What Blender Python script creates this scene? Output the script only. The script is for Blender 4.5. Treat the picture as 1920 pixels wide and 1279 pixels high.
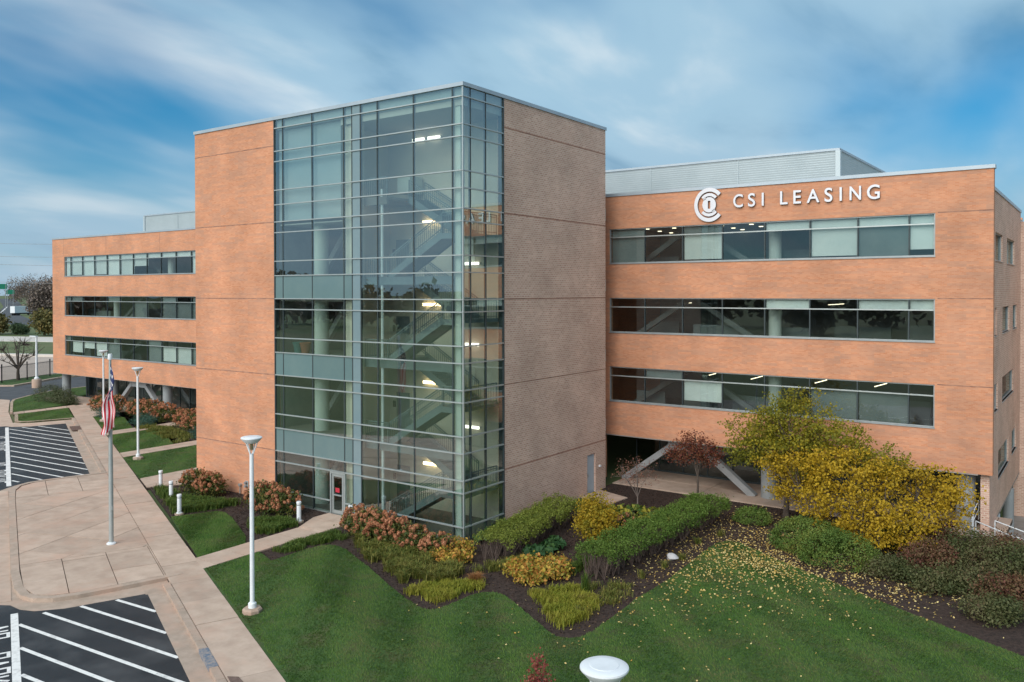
import bpy, math, random
import numpy as np
from mathutils import Matrix, Vector
R = math.radians
for o in list(bpy.data.objects): bpy.data.objects.remove(o)
scn = bpy.context.scene
COL = scn.collection
# ------------------------------------------------------------------ camera
CAM = Vector((24.6097, -30.5713, 11.7522))
yaw, pitch, roll = 0.6196, 0.0113, -0.0018
fw = Vector((-math.sin(yaw)*math.cos(pitch), math.cos(yaw)*math.cos(pitch), -math.sin(pitch)))
rt = Vector((math.cos(yaw), math.sin(yaw), 0)); up = rt.cross(fw)
r2 = rt*math.cos(roll) + up*math.sin(roll); u2 = r2.cross(fw)
cd = bpy.data.cameras.new('camera'); cam = bpy.data.objects.new('camera', cd); COL.objects.link(cam)
M4 = Matrix((r2, u2, -fw)).transposed().to_4x4(); M4.translation = CAM
cam.matrix_world = M4
cd.sensor_width = 36; cd.lens = 36*1571.28/1920; cd.shift_y = -(639.5-564.19)/1920
cd.clip_start = 0.3; cd.clip_end = 6000
scn.camera = cam
# ------------------------------------------------------------------ sky, sun, exposure
SUN_AZ, SUN_EL = R(178), R(34)          # direction the light comes from (compass-like, 0 = +Y, clockwise)
w = bpy.data.worlds.new('World'); scn.world = w; w.use_nodes = True
nt = w.node_tree; nt.nodes.clear()
def wn(t, **k):
    n = nt.nodes.new(t)
    for a, b in k.items(): setattr(n, a, b)
    return n
def wl(a, b): nt.links.new(a, b)
wout = wn('ShaderNodeOutputWorld'); bg = wn('ShaderNodeBackground'); bg.inputs[1].default_value = 0.1
sky = wn('ShaderNodeTexSky', sky_type='NISHITA', sun_disc=False, sun_elevation=SUN_EL, sun_rotation=SUN_AZ)
sky.air_density = 1.0; sky.dust_density = 0.6; sky.ozone_density = 3.0
tc = wn('ShaderNodeTexCoord'); sep = wn('ShaderNodeSeparateXYZ'); wl(tc.outputs['Generated'], sep.inputs[0])
def wmath(op, a, b=None, c=None):
    n = wn('ShaderNodeMath', operation=op)
    for i, v in enumerate((a, b, c)):
        if v is None: continue
        if isinstance(v, (int, float)): n.inputs[i].default_value = v
        else: wl(v, n.inputs[i])
    return n.outputs[0]
zz = wmath('MAXIMUM', sep.outputs[2], 0.0)
den = wmath('ADD', zz, 0.26)
px = wmath('DIVIDE', sep.outputs[0], den); py = wmath('DIVIDE', sep.outputs[1], den)
comb = wn('ShaderNodeCombineXYZ'); wl(px, comb.inputs[0]); wl(py, comb.inputs[1])
mp = wn('ShaderNodeMapping'); wl(comb.outputs[0], mp.inputs[0])
mp.inputs['Rotation'].default_value = (0, 0, R(-20)); mp.inputs['Scale'].default_value = (1.0, 0.55, 1); mp.inputs['Location'].default_value = (11.6, 5.4, 0)
n1 = wn('ShaderNodeTexNoise'); wl(mp.outputs[0], n1.inputs['Vector'])
n1.inputs['Scale'].default_value = 1.3; n1.inputs['Detail'].default_value = 4; n1.inputs['Roughness'].default_value = 0.44; n1.inputs['Distortion'].default_value = 0.35
n2 = wn('ShaderNodeTexNoise'); wl(mp.outputs[0], n2.inputs['Vector'])
n2.inputs['Scale'].default_value = 1.8; n2.inputs['Detail'].default_value = 6; n2.inputs['Roughness'].default_value = 0.5; n2.inputs['Distortion'].default_value = 0.25
def ramp(fac, stops):
    n = wn('ShaderNodeValToRGB'); wl(fac, n.inputs[0]); el = n.color_ramp.elements
    while len(el) < len(stops): el.new(0.5)
    for e_, (p_, c_) in zip(el, stops): e_.position = p_; e_.color = (*c_, 1)
    n.color_ramp.interpolation = 'EASE'
    return n.outputs[0]
# cover: 0 = blue gap, 1 = cloud;  cloud brightness from the second noise
cover = ramp(n1.outputs[0], [(0.28, (0, 0, 0)), (0.55, (1, 1, 1))])
cloud = ramp(n2.outputs[0], [(0.28, (0.55, 1.22, 1.85)), (0.48, (1.42, 2.2, 2.8)), (0.66, (2.85, 3.2, 3.4))])
skt = wn('ShaderNodeMix', data_type='RGBA', blend_type='MULTIPLY'); skt.inputs[0].default_value = 1
wl(sky.outputs[0], skt.inputs[6]); skt.inputs[7].default_value = (0.03, 0.265, 0.36, 1)
mixs = wn('ShaderNodeMix', data_type='RGBA'); wl(cover, mixs.inputs[0]); wl(skt.outputs[2], mixs.inputs[6]); wl(cloud, mixs.inputs[7])
# pale band of cloud near the horizon
hz = wn('ShaderNodeMapRange'); wl(sep.outputs[2], hz.inputs[0]); hz.inputs[1].default_value = 0.0; hz.inputs[2].default_value = 0.20; hz.inputs[3].default_value = 0.75; hz.inputs[4].default_value = 0.0
mixh = wn('ShaderNodeMix', data_type='RGBA'); wl(hz.outputs[0], mixh.inputs[0]); wl(mixs.outputs[2], mixh.inputs[6]); mixh.inputs[7].default_value = (1.42, 1.92, 2.35, 1)
wl(mixh.outputs[2], bg.inputs[0]); wl(bg.outputs[0], wout.inputs[0])
sd = bpy.data.lights.new('sun', 'SUN'); sd.energy = 1.5; sd.angle = R(60); sd.color = (1, 0.93, 0.84)
sun = bpy.data.objects.new('sun', sd); COL.objects.link(sun)
sdir = Vector((math.sin(SUN_AZ)*math.cos(SUN_EL), math.cos(SUN_AZ)*math.cos(SUN_EL), math.sin(SUN_EL)))
sun.rotation_euler = (-sdir).to_track_quat('-Z', 'Y').to_euler(); sun.location = (0, -60, 60)
vs = scn.view_settings
scn.display_settings.display_device = 'sRGB'; vs.view_transform = 'Standard'; vs.look = 'None'; vs.gamma = 1; vs.exposure = 1.4
scn.render.engine = 'CYCLES'
scn.cycles.max_bounces = 8; scn.cycles.transparent_max_bounces = 16; scn.cycles.diffuse_bounces = 3; scn.cycles.glossy_bounces = 3
# ------------------------------------------------------------------ materials
MATS = {}
def mat(name, c1, c2=None, scale=3.0, rough=0.8, metal=0.0, bump=0.0, bscale=None, detail=5, stretch=None, spec=0.4, c3=None, s3=0.3, lo=0.35, hi=0.65):
    if name in MATS: return MATS[name]
    m = bpy.data.materials.new(name); m.use_nodes = True; MATS[name] = m
    t = m.node_tree; b = t.nodes['Principled BSDF']
    b.inputs['Roughness'].default_value = rough; b.inputs['Metallic'].default_value = metal; b.inputs['Specular IOR Level'].default_value = spec
    b.inputs['Base Color'].default_value = (*c1, 1)
    if c2 is None and not bump: return m
    g = t.nodes.new('ShaderNodeNewGeometry'); vec = g.outputs['Position']
    if stretch:
        mpn = t.nodes.new('ShaderNodeMapping'); mpn.inputs['Scale'].default_value = stretch; t.links.new(vec, mpn.inputs[0]); vec = mpn.outputs[0]
    def noise(sc, d=detail):
        n = t.nodes.new('ShaderNodeTexNoise'); n.inputs['Scale'].default_value = sc; n.inputs['Detail'].default_value = d; n.inputs['Roughness'].default_value = 0.62
        t.links.new(vec, n.inputs['Vector']); return n.outputs[0]
    def mr(o, a, c):
        n = t.nodes.new('ShaderNodeMapRange'); n.inputs[1].default_value = a; n.inputs[2].default_value = c; t.links.new(o, n.inputs[0]); return n.outputs[0]
    if c2 is not None:
        mx = t.nodes.new('ShaderNodeMix'); mx.data_type = 'RGBA'; t.links.new(mr(noise(scale), lo, hi), mx.inputs[0])
        mx.inputs[6].default_value = (*c1, 1); mx.inputs[7].default_value = (*c2, 1); out = mx.outputs[2]
        if c3 is not None:
            m3 = t.nodes.new('ShaderNodeMix'); m3.data_type = 'RGBA'; t.links.new(mr(noise(s3, 4), 0.5, 0.72), m3.inputs[0])
            t.links.new(out, m3.inputs[6]); m3.inputs[7].default_value = (*c3, 1); out = m3.outputs[2]
        t.links.new(out, b.inputs['Base Color'])
    if bump:
        bn = t.nodes.new('ShaderNodeBump'); bn.inputs['Strength'].default_value = bump; bn.inputs['Distance'].default_value = 0.03
        t.links.new(noise(bscale or scale*6), bn.inputs['Height']); t.links.new(bn.outputs[0], b.inputs['Normal'])
    return m

def brick_mat(name, ca, cb, mortar, streak, bw=0.21, bh=0.072, ms=0.011, bmp=0.5, dash=0.105):
    m = bpy.data.materials.new(name); m.use_nodes = True; MATS[name] = m
    t = m.node_tree; b = t.nodes['Principled BSDF']; b.inputs['Roughness'].default_value = 0.9; b.inputs['Specular IOR Level'].default_value = 0.2
    L = t.links.new
    g = t.nodes.new('ShaderNodeNewGeometry'); s = t.nodes.new('ShaderNodeSeparateXYZ'); L(g.outputs['Position'], s.inputs[0])
    ad = t.nodes.new('ShaderNodeMath'); ad.operation = 'ADD'; L(s.outputs[0], ad.inputs[0]); L(s.outputs[1], ad.inputs[1])
    c = t.nodes.new('ShaderNodeCombineXYZ'); L(ad.outputs[0], c.inputs[0]); L(s.outputs[2], c.inputs[1])
    bt = t.nodes.new('ShaderNodeTexBrick'); L(c.outputs[0], bt.inputs['Vector'])
    bt.inputs['Scale'].default_value = 1; bt.inputs['Brick Width'].default_value = bw; bt.inputs['Row Height'].default_value = bh
    bt.inputs['Mortar Size'].default_value = ms; bt.inputs['Mortar Smooth'].default_value = 0.2; bt.inputs['Bias'].default_value = 0.0
    bt.inputs['Color1'].default_value = (*ca, 1); bt.inputs['Color2'].default_value = (*cb, 1); bt.inputs['Mortar'].default_value = (*mortar, 1)
    b2 = t.nodes.new('ShaderNodeTexBrick'); L(c.outputs[0], b2.inputs['Vector']); b2.offset = 0.37; b2.offset_frequency = 3
    for nm, v in (('Scale',1),('Brick Width',0.84),('Row Height',dash),('Mortar Size',0.0),('Bias',-0.15)): b2.inputs[nm].default_value = v
    b2.inputs['Color1'].default_value = (0,0,0,1); b2.inputs['Color2'].default_value = (1,1,1,1)
    nz = t.nodes.new('ShaderNodeTexNoise'); nz.inputs['Scale'].default_value = 1.0; nz.inputs['Detail'].default_value = 3; L(c.outputs[0], nz.inputs['Vector'])
    rr = t.nodes.new('ShaderNodeMath'); rr.operation = 'MULTIPLY'; rr.use_clamp = True; L(b2.outputs[0], rr.inputs[0]); L(nz.outputs[0], rr.inputs[1])
    mx = t.nodes.new('ShaderNodeMix'); mx.data_type = 'RGBA'; L(rr.outputs[0], mx.inputs[0]); L(bt.outputs[0], mx.inputs[6]); mx.inputs[7].default_value = (*streak, 1)
    # weather marks: broad pale / dark patches
    n3 = t.nodes.new('ShaderNodeTexNoise'); n3.inputs['Scale'].default_value = 0.45; n3.inputs['Detail'].default_value = 6; L(c.outputs[0], n3.inputs['Vector'])
    r3 = t.nodes.new('ShaderNodeMapRange'); r3.inputs[1].default_value = 0.3; r3.inputs[2].default_value = 0.7; r3.inputs[3].default_value = 0.86; r3.inputs[4].default_value = 1.12; L(n3.outputs[0], r3.inputs[0])
    mu = t.nodes.new('ShaderNodeMix'); mu.data_type = 'RGBA'; mu.blend_type = 'MULTIPLY'; mu.inputs[0].default_value = 1; L(mx.outputs[2], mu.inputs[6]); L(r3.outputs[0], mu.inputs[7])
    L(mu.outputs[2], b.inputs['Base Color'])
    bn = t.nodes.new('ShaderNodeBump'); bn.inputs['Strength'].default_value = bmp; bn.inputs['Distance'].default_value = 0.008; bn.invert = True
    L(bt.outputs['Fac'], bn.inputs['Height']); L(bn.outputs[0], b.inputs['Normal'])
    return m
def glass_mat(name, tint, refl, base=0.10, gain=1.1, ior=1.5, wav=0.0):
    m = bpy.data.materials.new(name); m.use_nodes = True; MATS[name] = m
    t = m.node_tree; t.nodes.clear(); L = t.links.new
    o = t.nodes.new('ShaderNodeOutputMaterial'); mx = t.nodes.new('ShaderNodeMixShader')
    tr = t.nodes.new('ShaderNodeBsdfTransparent'); tr.inputs[0].default_value = (*tint, 1)
    gl = t.nodes.new('ShaderNodeBsdfGlossy'); gl.inputs[0].default_value = (*refl, 1); gl.inputs['Roughness'].default_value = 0.0
    g = t.nodes.new('ShaderNodeNewGeometry')
    def mth(op, x, y=None, z=None, cl=False):
        n = t.nodes.new('ShaderNodeMath'); n.operation = op; n.use_clamp = cl
        for i, v in enumerate((x, y, z)):
            if v is None: continue
            if isinstance(v, (int, float)): n.inputs[i].default_value = v
            else: L(v, n.inputs[i])
        return n.outputs[0]
    dt = t.nodes.new('ShaderNodeVectorMath'); dt.operation = 'DOT_PRODUCT'; L(g.outputs['Incoming'], dt.inputs[0]); L(g.outputs['True Normal'], dt.inputs[1])
    om = mth('SUBTRACT', 1.0, mth('ABSOLUTE', dt.outputs['Value']), cl=True)
    F_ = mth('MULTIPLY_ADD', mth('POWER', om, 4.0), gain*(1-base), base, True)
    F_ = mth('MULTIPLY', F_, mth('SUBTRACT', 1.0, g.outputs['Backfacing']))
    if wav:
        nz = t.nodes.new('ShaderNodeTexNoise'); nz.inputs['Scale'].default_value = 0.9; nz.inputs['Detail'].default_value = 1
        L(g.outputs['Position'], nz.inputs['Vector'])
        bn = t.nodes.new('ShaderNodeBump'); bn.inputs['Strength'].default_value = wav; bn.inputs['Distance'].default_value = 0.02; L(nz.outputs[0], bn.inputs['Height']); L(bn.outputs[0], gl.inputs['Normal'])
    L(F_, mx.inputs[0]); L(tr.outputs[0], mx.inputs[1]); L(gl.outputs[0], mx.inputs[2]); L(mx.outputs[0], o.inputs[0])
    return m
def emit_mat(name, col, s):
    m = bpy.data.materials.new(name); m.use_nodes = True; MATS[name] = m
    b = m.node_tree.nodes['Principled BSDF']; b.inputs['Base Color'].default_value = (*col, 1); b.inputs['Emission Color'].default_value = (*col, 1); b.inputs['Emission Strength'].default_value = s
    return m
def leaf_mat(name, cols, trans=0.3, rough=0.6, tone=0.0, tscale=0.6):
    m = bpy.data.materials.new(name); m.use_nodes = True; MATS[name] = m
    t = m.node_tree; t.nodes.clear(); L = t.links.new
    o = t.nodes.new('ShaderNodeOutputMaterial'); g = t.nodes.new('ShaderNodeNewGeometry')
    cr = t.nodes.new('ShaderNodeValToRGB'); el = cr.color_ramp.elements
    while len(el) < len(cols): el.new(0.5)
    for i, c in enumerate(cols): el[i].position = i/max(1, len(cols)-1); el[i].color = (*c, 1)
    fac = g.outputs['Random Per Island']
    if tone:                                   # patches where one tone dominates
        nz = t.nodes.new('ShaderNodeTexNoise'); nz.inputs['Scale'].default_value = tscale; nz.inputs['Detail'].default_value = 2; L(g.outputs['Position'], nz.inputs['Vector'])
        mr = t.nodes.new('ShaderNodeMapRange'); mr.inputs[1].default_value = 0.3; mr.inputs[2].default_value = 0.7; L(nz.outputs[0], mr.inputs[0])
        mx = t.nodes.new('ShaderNodeMix'); mx.inputs[0].default_value = tone; L(fac, mx.inputs[2]); L(mr.outputs[0], mx.inputs[3]); fac = mx.outputs[0]
    L(fac, cr.inputs[0])
    p = t.nodes.new('ShaderNodeBsdfPrincipled'); p.inputs['Roughness'].default_value = rough; p.inputs['Specular IOR Level'].default_value = 0.25; L(cr.outputs[0], p.inputs['Base Color'])
    tl = t.nodes.new('ShaderNodeBsdfTranslucent'); L(cr.outputs[0], tl.inputs[0])
    mx = t.nodes.new('ShaderNodeMixShader'); mx.inputs[0].default_value = trans; L(p.outputs[0], mx.inputs[1]); L(tl.outputs[0], mx.inputs[2]); L(mx.outputs[0], o.inputs[0])
    return m
BO = brick_mat('orange_brick', (0.52, 0.215, 0.115), (0.61, 0.295, 0.17), (0.55, 0.285, 0.18), (0.36, 0.225, 0.17), bh=0.068, bmp=0.12, dash=0.136)
BR = brick_mat('rose_brick', (0.47, 0.265, 0.21), (0.64, 0.415, 0.33), (0.66, 0.54, 0.44), (0.54, 0.36, 0.285), bw=0.24, bh=0.105, ms=0.019, bmp=0.3)
M_joint = mat('joint_stain', (0.22, 0.12, 0.09), (0.40, 0.22, 0.15), 2.5, 0.95)
M_coping = mat('coping_metal', (0.36, 0.43, 0.49), (0.42, 0.48, 0.53), 0.8, 0.45, 0.3)
M_mull = mat('mullion_metal', (0.40, 0.44, 0.44), (0.46, 0.50, 0.50), 2, 0.4, 0.5)
M_mulld = mat('dark_mullion', (0.05, 0.065, 0.07), None, rough=0.5, metal=0.3)
M_frame = mat('window_frame_grey', (0.30, 0.33, 0.34), (0.36, 0.39, 0.40), 3, 0.45, 0.3)
G_tow = glass_mat('tower_glass', (0.88, 0.945, 0.92), (0.86, 0.95, 0.97), 0.26, 0.9, wav=0.05)
G_win = glass_mat('ribbon_glass', (0.87, 0.915, 0.905), (0.85, 0.93, 0.95), 0.13, 0.9, wav=0.08)
G_side = glass_mat('side_glass', (0.80, 0.86, 0.86), (0.85, 0.93, 0.95), 0.08, 0.15)
M_span = mat('spandrel_glass', (0.115, 0.185, 0.195), (0.13, 0.20, 0.205), 0.8, 0.12, 0.0, spec=0.7)
M_spanu = mat('upper_spandrel_glass', (0.16, 0.23, 0.26), (0.18, 0.25, 0.27), 0.8, 0.1, 0.0, spec=0.8)
M_conc = mat('walk_concrete', (0.52, 0.40, 0.32), (0.41, 0.305, 0.24), 1.1, 0.9, bump=0.3, bscale=30, c3=(0.50, 0.335, 0.255), s3=0.4)
M_conc2 = mat('kerb_concrete', (0.44, 0.34, 0.275), (0.34, 0.265, 0.21), 2.2, 0.92, bump=0.3, bscale=25, c3=(0.46, 0.31, 0.235), s3=0.5)
M_concg = mat('grey_concrete', (0.33, 0.30, 0.28), (0.26, 0.24, 0.22), 1.5, 0.9, bump=0.2, bscale=20)
M_jbase = mat('joint_dirt', (0.055, 0.04, 0.032), (0.09, 0.066, 0.054), 5, 0.95)
M_asph = mat('sealed_asphalt', (0.014, 0.017, 0.021), (0.025, 0.027, 0.031), 1.1, 0.62, bump=0.5, bscale=60, c3=(0.062, 0.064, 0.068), s3=0.4)
M_asph2 = mat('road_asphalt', (0.06, 0.063, 0.07), (0.085, 0.088, 0.095), 0.8, 0.85, bump=0.3, bscale=40)
M_paint = mat('white_road_paint', (0.78, 0.77, 0.75), (0.46, 0.45, 0.44), 5, 0.7, lo=0.48, hi=0.78)
M_mulch = mat('bark_mulch', (0.022, 0.013, 0.010), (0.058, 0.036, 0.028), 7, 0.95, bump=1.0, bscale=22)
M_far = mat('far_grass', (0.07, 0.11, 0.035), (0.11, 0.13, 0.05), 0.06, 0.95, c3=(0.15, 0.13, 0.07), s3=0.02)
M_tan = mat('tan_pavement', (0.46, 0.37, 0.31), (0.40, 0.33, 0.28), 0.2, 0.9)
M_pale = mat('pale_road', (0.58, 0.53, 0.48), (0.52, 0.48, 0.44), 0.1, 0.9)
M_beige = mat('interior_wall', (0.62, 0.57, 0.48), (0.58, 0.53, 0.45), 0.7, 0.8)
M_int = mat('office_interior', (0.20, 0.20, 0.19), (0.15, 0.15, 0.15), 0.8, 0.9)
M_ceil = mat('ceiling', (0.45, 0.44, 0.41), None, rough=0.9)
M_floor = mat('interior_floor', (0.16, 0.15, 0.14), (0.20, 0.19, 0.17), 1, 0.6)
M_colp = mat('painted_column', (0.52, 0.56, 0.52), (0.48, 0.52, 0.49), 1, 0.5)
M_colg = mat('grey_column', (0.30, 0.32, 0.33), (0.25, 0.27, 0.28), 1.2, 0.6)
M_steel = mat('grey_steel', (0.30, 0.31, 0.32), (0.24, 0.25, 0.26), 1.5, 0.5)
M_stair = mat('stair_steel', (0.17, 0.21, 0.22), (0.14, 0.175, 0.185), 2, 0.5)
M_att = mat('attic_lining', (0.34, 0.39, 0.42), (0.31, 0.36, 0.39), 0.6, 0.8)
M_ibr = mat('dimmed_brace_steel', (0.13, 0.14, 0.14), (0.10, 0.11, 0.11), 1, 0.6)  # grey steel darkened in colour so inside braces look dim behind glass
M_blind = mat('pale_blind', (0.66, 0.68, 0.66), (0.58, 0.61, 0.60), 0.8, 0.8)
M_blindg = mat('grey_blind', (0.20, 0.225, 0.225), (0.16, 0.185, 0.19), 0.8, 0.8)
M_louv = mat('louvre_metal', (0.46, 0.53, 0.56), (0.42, 0.49, 0.52), 0.7, 0.45, 0.25)
M_white = mat('white_paint', (0.74, 0.77, 0.80), (0.66, 0.69, 0.72), 3, 0.4)
M_sign = mat('sign_face', (0.70, 0.71, 0.76), (0.66, 0.67, 0.72), 3, 0.35, 0.1)
M_signd = mat('sign_return', (0.10, 0.10, 0.115), None, rough=0.5)
M_door = mat('door_bluegrey', (0.42, 0.48, 0.53), (0.38, 0.44, 0.49), 1.5, 0.5)
M_black = mat('black_metal', (0.012, 0.012, 0.014), None, rough=0.5)
M_bark = mat('bark', (0.055, 0.042, 0.035), (0.10, 0.08, 0.065), 9, 0.95, bump=0.8, bscale=30)
M_pbark = mat('pale_bark', (0.20, 0.16, 0.14), (0.13, 0.10, 0.09), 9, 0.95)
M_twig = mat('shrub_twig', (0.085, 0.06, 0.05), (0.13, 0.095, 0.08), 9, 0.95)
M_red = mat('red_notice', (0.45, 0.03, 0.05), None, rough=0.6)
M_stone = mat('white_stone', (0.55, 0.54, 0.55), (0.42, 0.41, 0.42), 6, 0.9)
M_teal = mat('teal_pot', (0.06, 0.16, 0.16), None, rough=0.5)
M_terra = mat('terracotta_pot', (0.25, 0.09, 0.045), None, rough=0.8)
M_green = mat('highway_green', (0.01, 0.20, 0.12), None, rough=0.6)
M_blue = mat('blue_kerb_paint', (0.09, 0.14, 0.21), (0.33, 0.28, 0.25), 7, 0.8)
M_rust = mat('grate_iron', (0.13, 0.085, 0.07), (0.18, 0.12, 0.10), 8, 0.9)
M_brass = mat('brass', (0.45, 0.36, 0.22), None, rough=0.35, metal=0.8)
E_warm = emit_mat('warm_lamp', (1.0, 0.72, 0.40), 3.2)
E_dim = emit_mat('office_lamp', (1.0, 0.84, 0.58), 1.3)
E_cool = emit_mat('cool_lamp', (1.0, 0.93, 0.82), 1.1)
def tone_per_object(m, amt):
    t = m.node_tree; b = t.nodes['Principled BSDF']; src = b.inputs['Base Color'].links[0].from_socket
    oi = t.nodes.new('ShaderNodeObjectInfo'); mr = t.nodes.new('ShaderNodeMapRange'); mr.inputs[3].default_value = 1-amt; mr.inputs[4].default_value = 1+amt; t.links.new(oi.outputs['Random'], mr.inputs[0])
    mu = t.nodes.new('ShaderNodeMix'); mu.data_type = 'RGBA'; mu.blend_type = 'MULTIPLY'; mu.inputs[0].default_value = 1; t.links.new(src, mu.inputs[6]); t.links.new(mr.outputs[0], mu.inputs[7]); t.links.new(mu.outputs[2], b.inputs['Base Color'])
tone_per_object(M_conc, 0.09); tone_per_object(M_conc2, 0.06); tone_per_object(M_blind, 0.10); tone_per_object(M_blindg, 0.25); tone_per_object(M_span, 0.06)
# lawn: mowing bands and dry thatch
def lawn_mat():
    m = mat('lawn_soil', (0.032, 0.078, 0.016), (0.06, 0.118, 0.026), 2.2, 0.95, bump=0.9, bscale=55, c3=(0.085, 0.085, 0.035), s3=0.9)
    return m
M_lawn = lawn_mat()
# ------------------------------------------------------------------ mesh helpers
class MB:
    def __init__(s): s.v = []; s.f = []
    def add(s, vs_, fs):
        n = len(s.v); s.v += [tuple(p) for p in vs_]; s.f += [tuple(i+n for i in f) for f in fs]; return s
    def box(s, x0, x1, y0, y1, z0, z1):
        return s.add([(x0,y0,z0),(x1,y0,z0),(x1,y1,z0),(x0,y1,z0),(x0,y0,z1),(x1,y0,z1),(x1,y1,z1),(x0,y1,z1)],
                     [(0,3,2,1),(4,5,6,7),(0,1,5,4),(1,2,6,5),(2,3,7,6),(3,0,4,7)])
    def beam(s, a, b, wdt, hgt, upv=(0,0,1)):
        a = Vector(a); b = Vector(b); d = (b-a).normalized(); sd_ = d.cross(Vector(upv)).normalized(); u_ = sd_.cross(d)
        vs_ = []
        for p in (a, b):
            for i, j in ((-1,-1),(1,-1),(1,1),(-1,1)): vs_.append(p + sd_*(i*wdt/2) + u_*(j*hgt/2))
        return s.add(vs_, [(0,1,2,3),(7,6,5,4),(0,4,5,1),(1,5,6,2),(2,6,7,3),(3,7,4,0)])
    def prism(s, poly, z0, z1):
        n = len(poly)
        return s.add([(p[0],p[1],z0) for p in poly]+[(p[0],p[1],z1) for p in poly],
                     [tuple(range(n-1,-1,-1)), tuple(range(n,2*n))]+[(i,(i+1)%n,n+(i+1)%n,n+i) for i in range(n)])
    def tube(s, path, rad, n=8, cap=True):
        path = [Vector(p) for p in path]; k = len(path)
        if isinstance(rad, (int, float)): rad = [rad]*k
        base = len(s.v); ref = None
        for i, p in enumerate(path):
            d = (path[min(i+1,k-1)]-path[max(i-1,0)]).normalized()
            if ref is None: ref = d.orthogonal().normalized()
            a = (ref - d*ref.dot(d)).normalized(); ref = a; b = d.cross(a)
            for j in range(n):
                t_ = 2*math.pi*j/n; s.v.append(tuple(p + (a*math.cos(t_)+b*math.sin(t_))*rad[i]))
        for i in range(k-1):
            for j in range(n):
                s.f.append((base+i*n+j, base+i*n+(j+1)%n, base+(i+1)*n+(j+1)%n, base+(i+1)*n+j))
        if cap:
            s.f.append(tuple(base+j for j in range(n-1,-1,-1))); s.f.append(tuple(base+(k-1)*n+j for j in range(n)))
        return s
    def lathe(s, prof, n=24, c=(0,0)):
        base = len(s.v); k = len(prof)
        for r_, z_ in prof:
            for j in range(n):
                t_ = 2*math.pi*j/n; s.v.append((c[0]+r_*math.cos(t_), c[1]+r_*math.sin(t_), z_))
        for i in range(k-1):
            for j in range(n):
                s.f.append((base+i*n+j, base+i*n+(j+1)%n, base+(i+1)*n+(j+1)%n, base+(i+1)*n+j))
        s.f.append(tuple(base+j for j in range(n-1,-1,-1))); s.f.append(tuple(base+(k-1)*n+j for j in range(n)))
        return s
    def mesh(s, name, m, smooth=False):
        me = bpy.data.meshes.new(name); me.from_pydata(s.v, [], s.f); me.update()
        if m: me.materials.append(m)
        if smooth:
            for p in me.polygons: p.use_smooth = True
            try: me.set_sharp_from_angle(angle=R(40))
            except Exception: pass
        return me
    def build(s, name, m, parent=None, smooth=False, kind=None):
        return link(name, s.mesh(name, m, smooth), parent, kind=kind)
def tag(o, label=None, cat=None, group=None, kind=None):
    if label: o['label'] = label
    if cat: o['category'] = cat
    if group: o['group'] = group
    if kind: o['kind'] = kind
    return o
def wloc(o):
    v = Vector((0,0,0))
    while o: v += o.location; o = o.parent
    return v
def link(name, data, parent=None, loc=None, rot=None, scale=None, kind=None):
    """mesh in world coordinates (loc None), or local mesh at world point loc (unrotated parents)"""
    o = bpy.data.objects.new(name, data); COL.objects.link(o)
    if parent: o.parent = parent
    o.location = (Vector(loc) if loc is not None else Vector((0,0,0))) - (wloc(parent) if parent else Vector((0,0,0)))
    if rot: o.rotation_euler = rot
    if scale: o.scale = scale
    if parent and tuple(parent.scale) != (1,1,1):       # keep world size under a stretched parent
        p_ = parent.scale; o.location = [o.location[i]/p_[i] for i in range(3)]; o.scale = [o.scale[i]/p_[i] for i in range(3)]
    if kind: o['kind'] = kind
    return o
def thing(name, label, cat, loc=(0,0,0), group=None):
    o = bpy.data.objects.new(name, None); COL.objects.link(o); o.location = loc; o.empty_display_size = 0.3
    return tag(o, label, cat, group)
def struct(name, mb, m, label=None):
    return tag(mb.build(name, m), label, None, None, 'structure')
UNIT = {}
def unit(m):
    if m.name not in UNIT: UNIT[m.name] = MB().box(-.5,.5,-.5,.5,-.5,.5).mesh('unit_'+m.name, m)
    return UNIT[m.name]
def ubox(name, m, parent, x0, x1, y0, y1, z0, z1):
    return link(name, unit(m), parent, ((x0+x1)/2,(y0+y1)/2,(z0+z1)/2), scale=(x1-x0,y1-y0,z1-z0))
def np_mesh(name, V, F, m, smooth=False):
    V = np.asarray(V, dtype=np.float32); F = np.asarray(F, dtype=np.int32); k = F.shape[1]
    me = bpy.data.meshes.new(name); me.vertices.add(len(V)); me.vertices.foreach_set('co', V.ravel())
    me.loops.add(F.size); me.loops.foreach_set('vertex_index', F.ravel())
    me.polygons.add(len(F)); me.polygons.foreach_set('loop_start', np.arange(0, F.size, k, dtype=np.int32))
    me.update(calc_edges=True); me.materials.append(m)
    if smooth: me.polygons.foreach_set('use_smooth', np.ones(len(F), dtype=bool))
    return me
RNG = np.random.default_rng(11)
def unitv(n, rng=RNG):
    a = rng.normal(size=(n,3)); return a/np.linalg.norm(a, axis=1, keepdims=True)
def leaf_arrays(P, size, up_bias=0.4, aspect=0.55, out=None, rng=RNG, var=0.35):
    n = len(P); N = unitv(n, rng); N[:,2] += up_bias
    if out is not None: N = N + out
    N /= np.linalg.norm(N, axis=1, keepdims=True)+1e-9
    T = np.cross(N, unitv(n, rng)); T /= np.linalg.norm(T, axis=1, keepdims=True)+1e-9
    B = np.cross(N, T)
    s_ = (size*(1+var*rng.uniform(-1,1,n)))[:,None]
    V = np.stack([P+T*s_*.5, P+B*s_*.5*aspect+N*s_*.06, P-T*s_*.5, P-B*s_*.5*aspect+N*s_*.06], 1).reshape(-1,3)
    return V, np.arange(4*n).reshape(-1,4)
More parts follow.
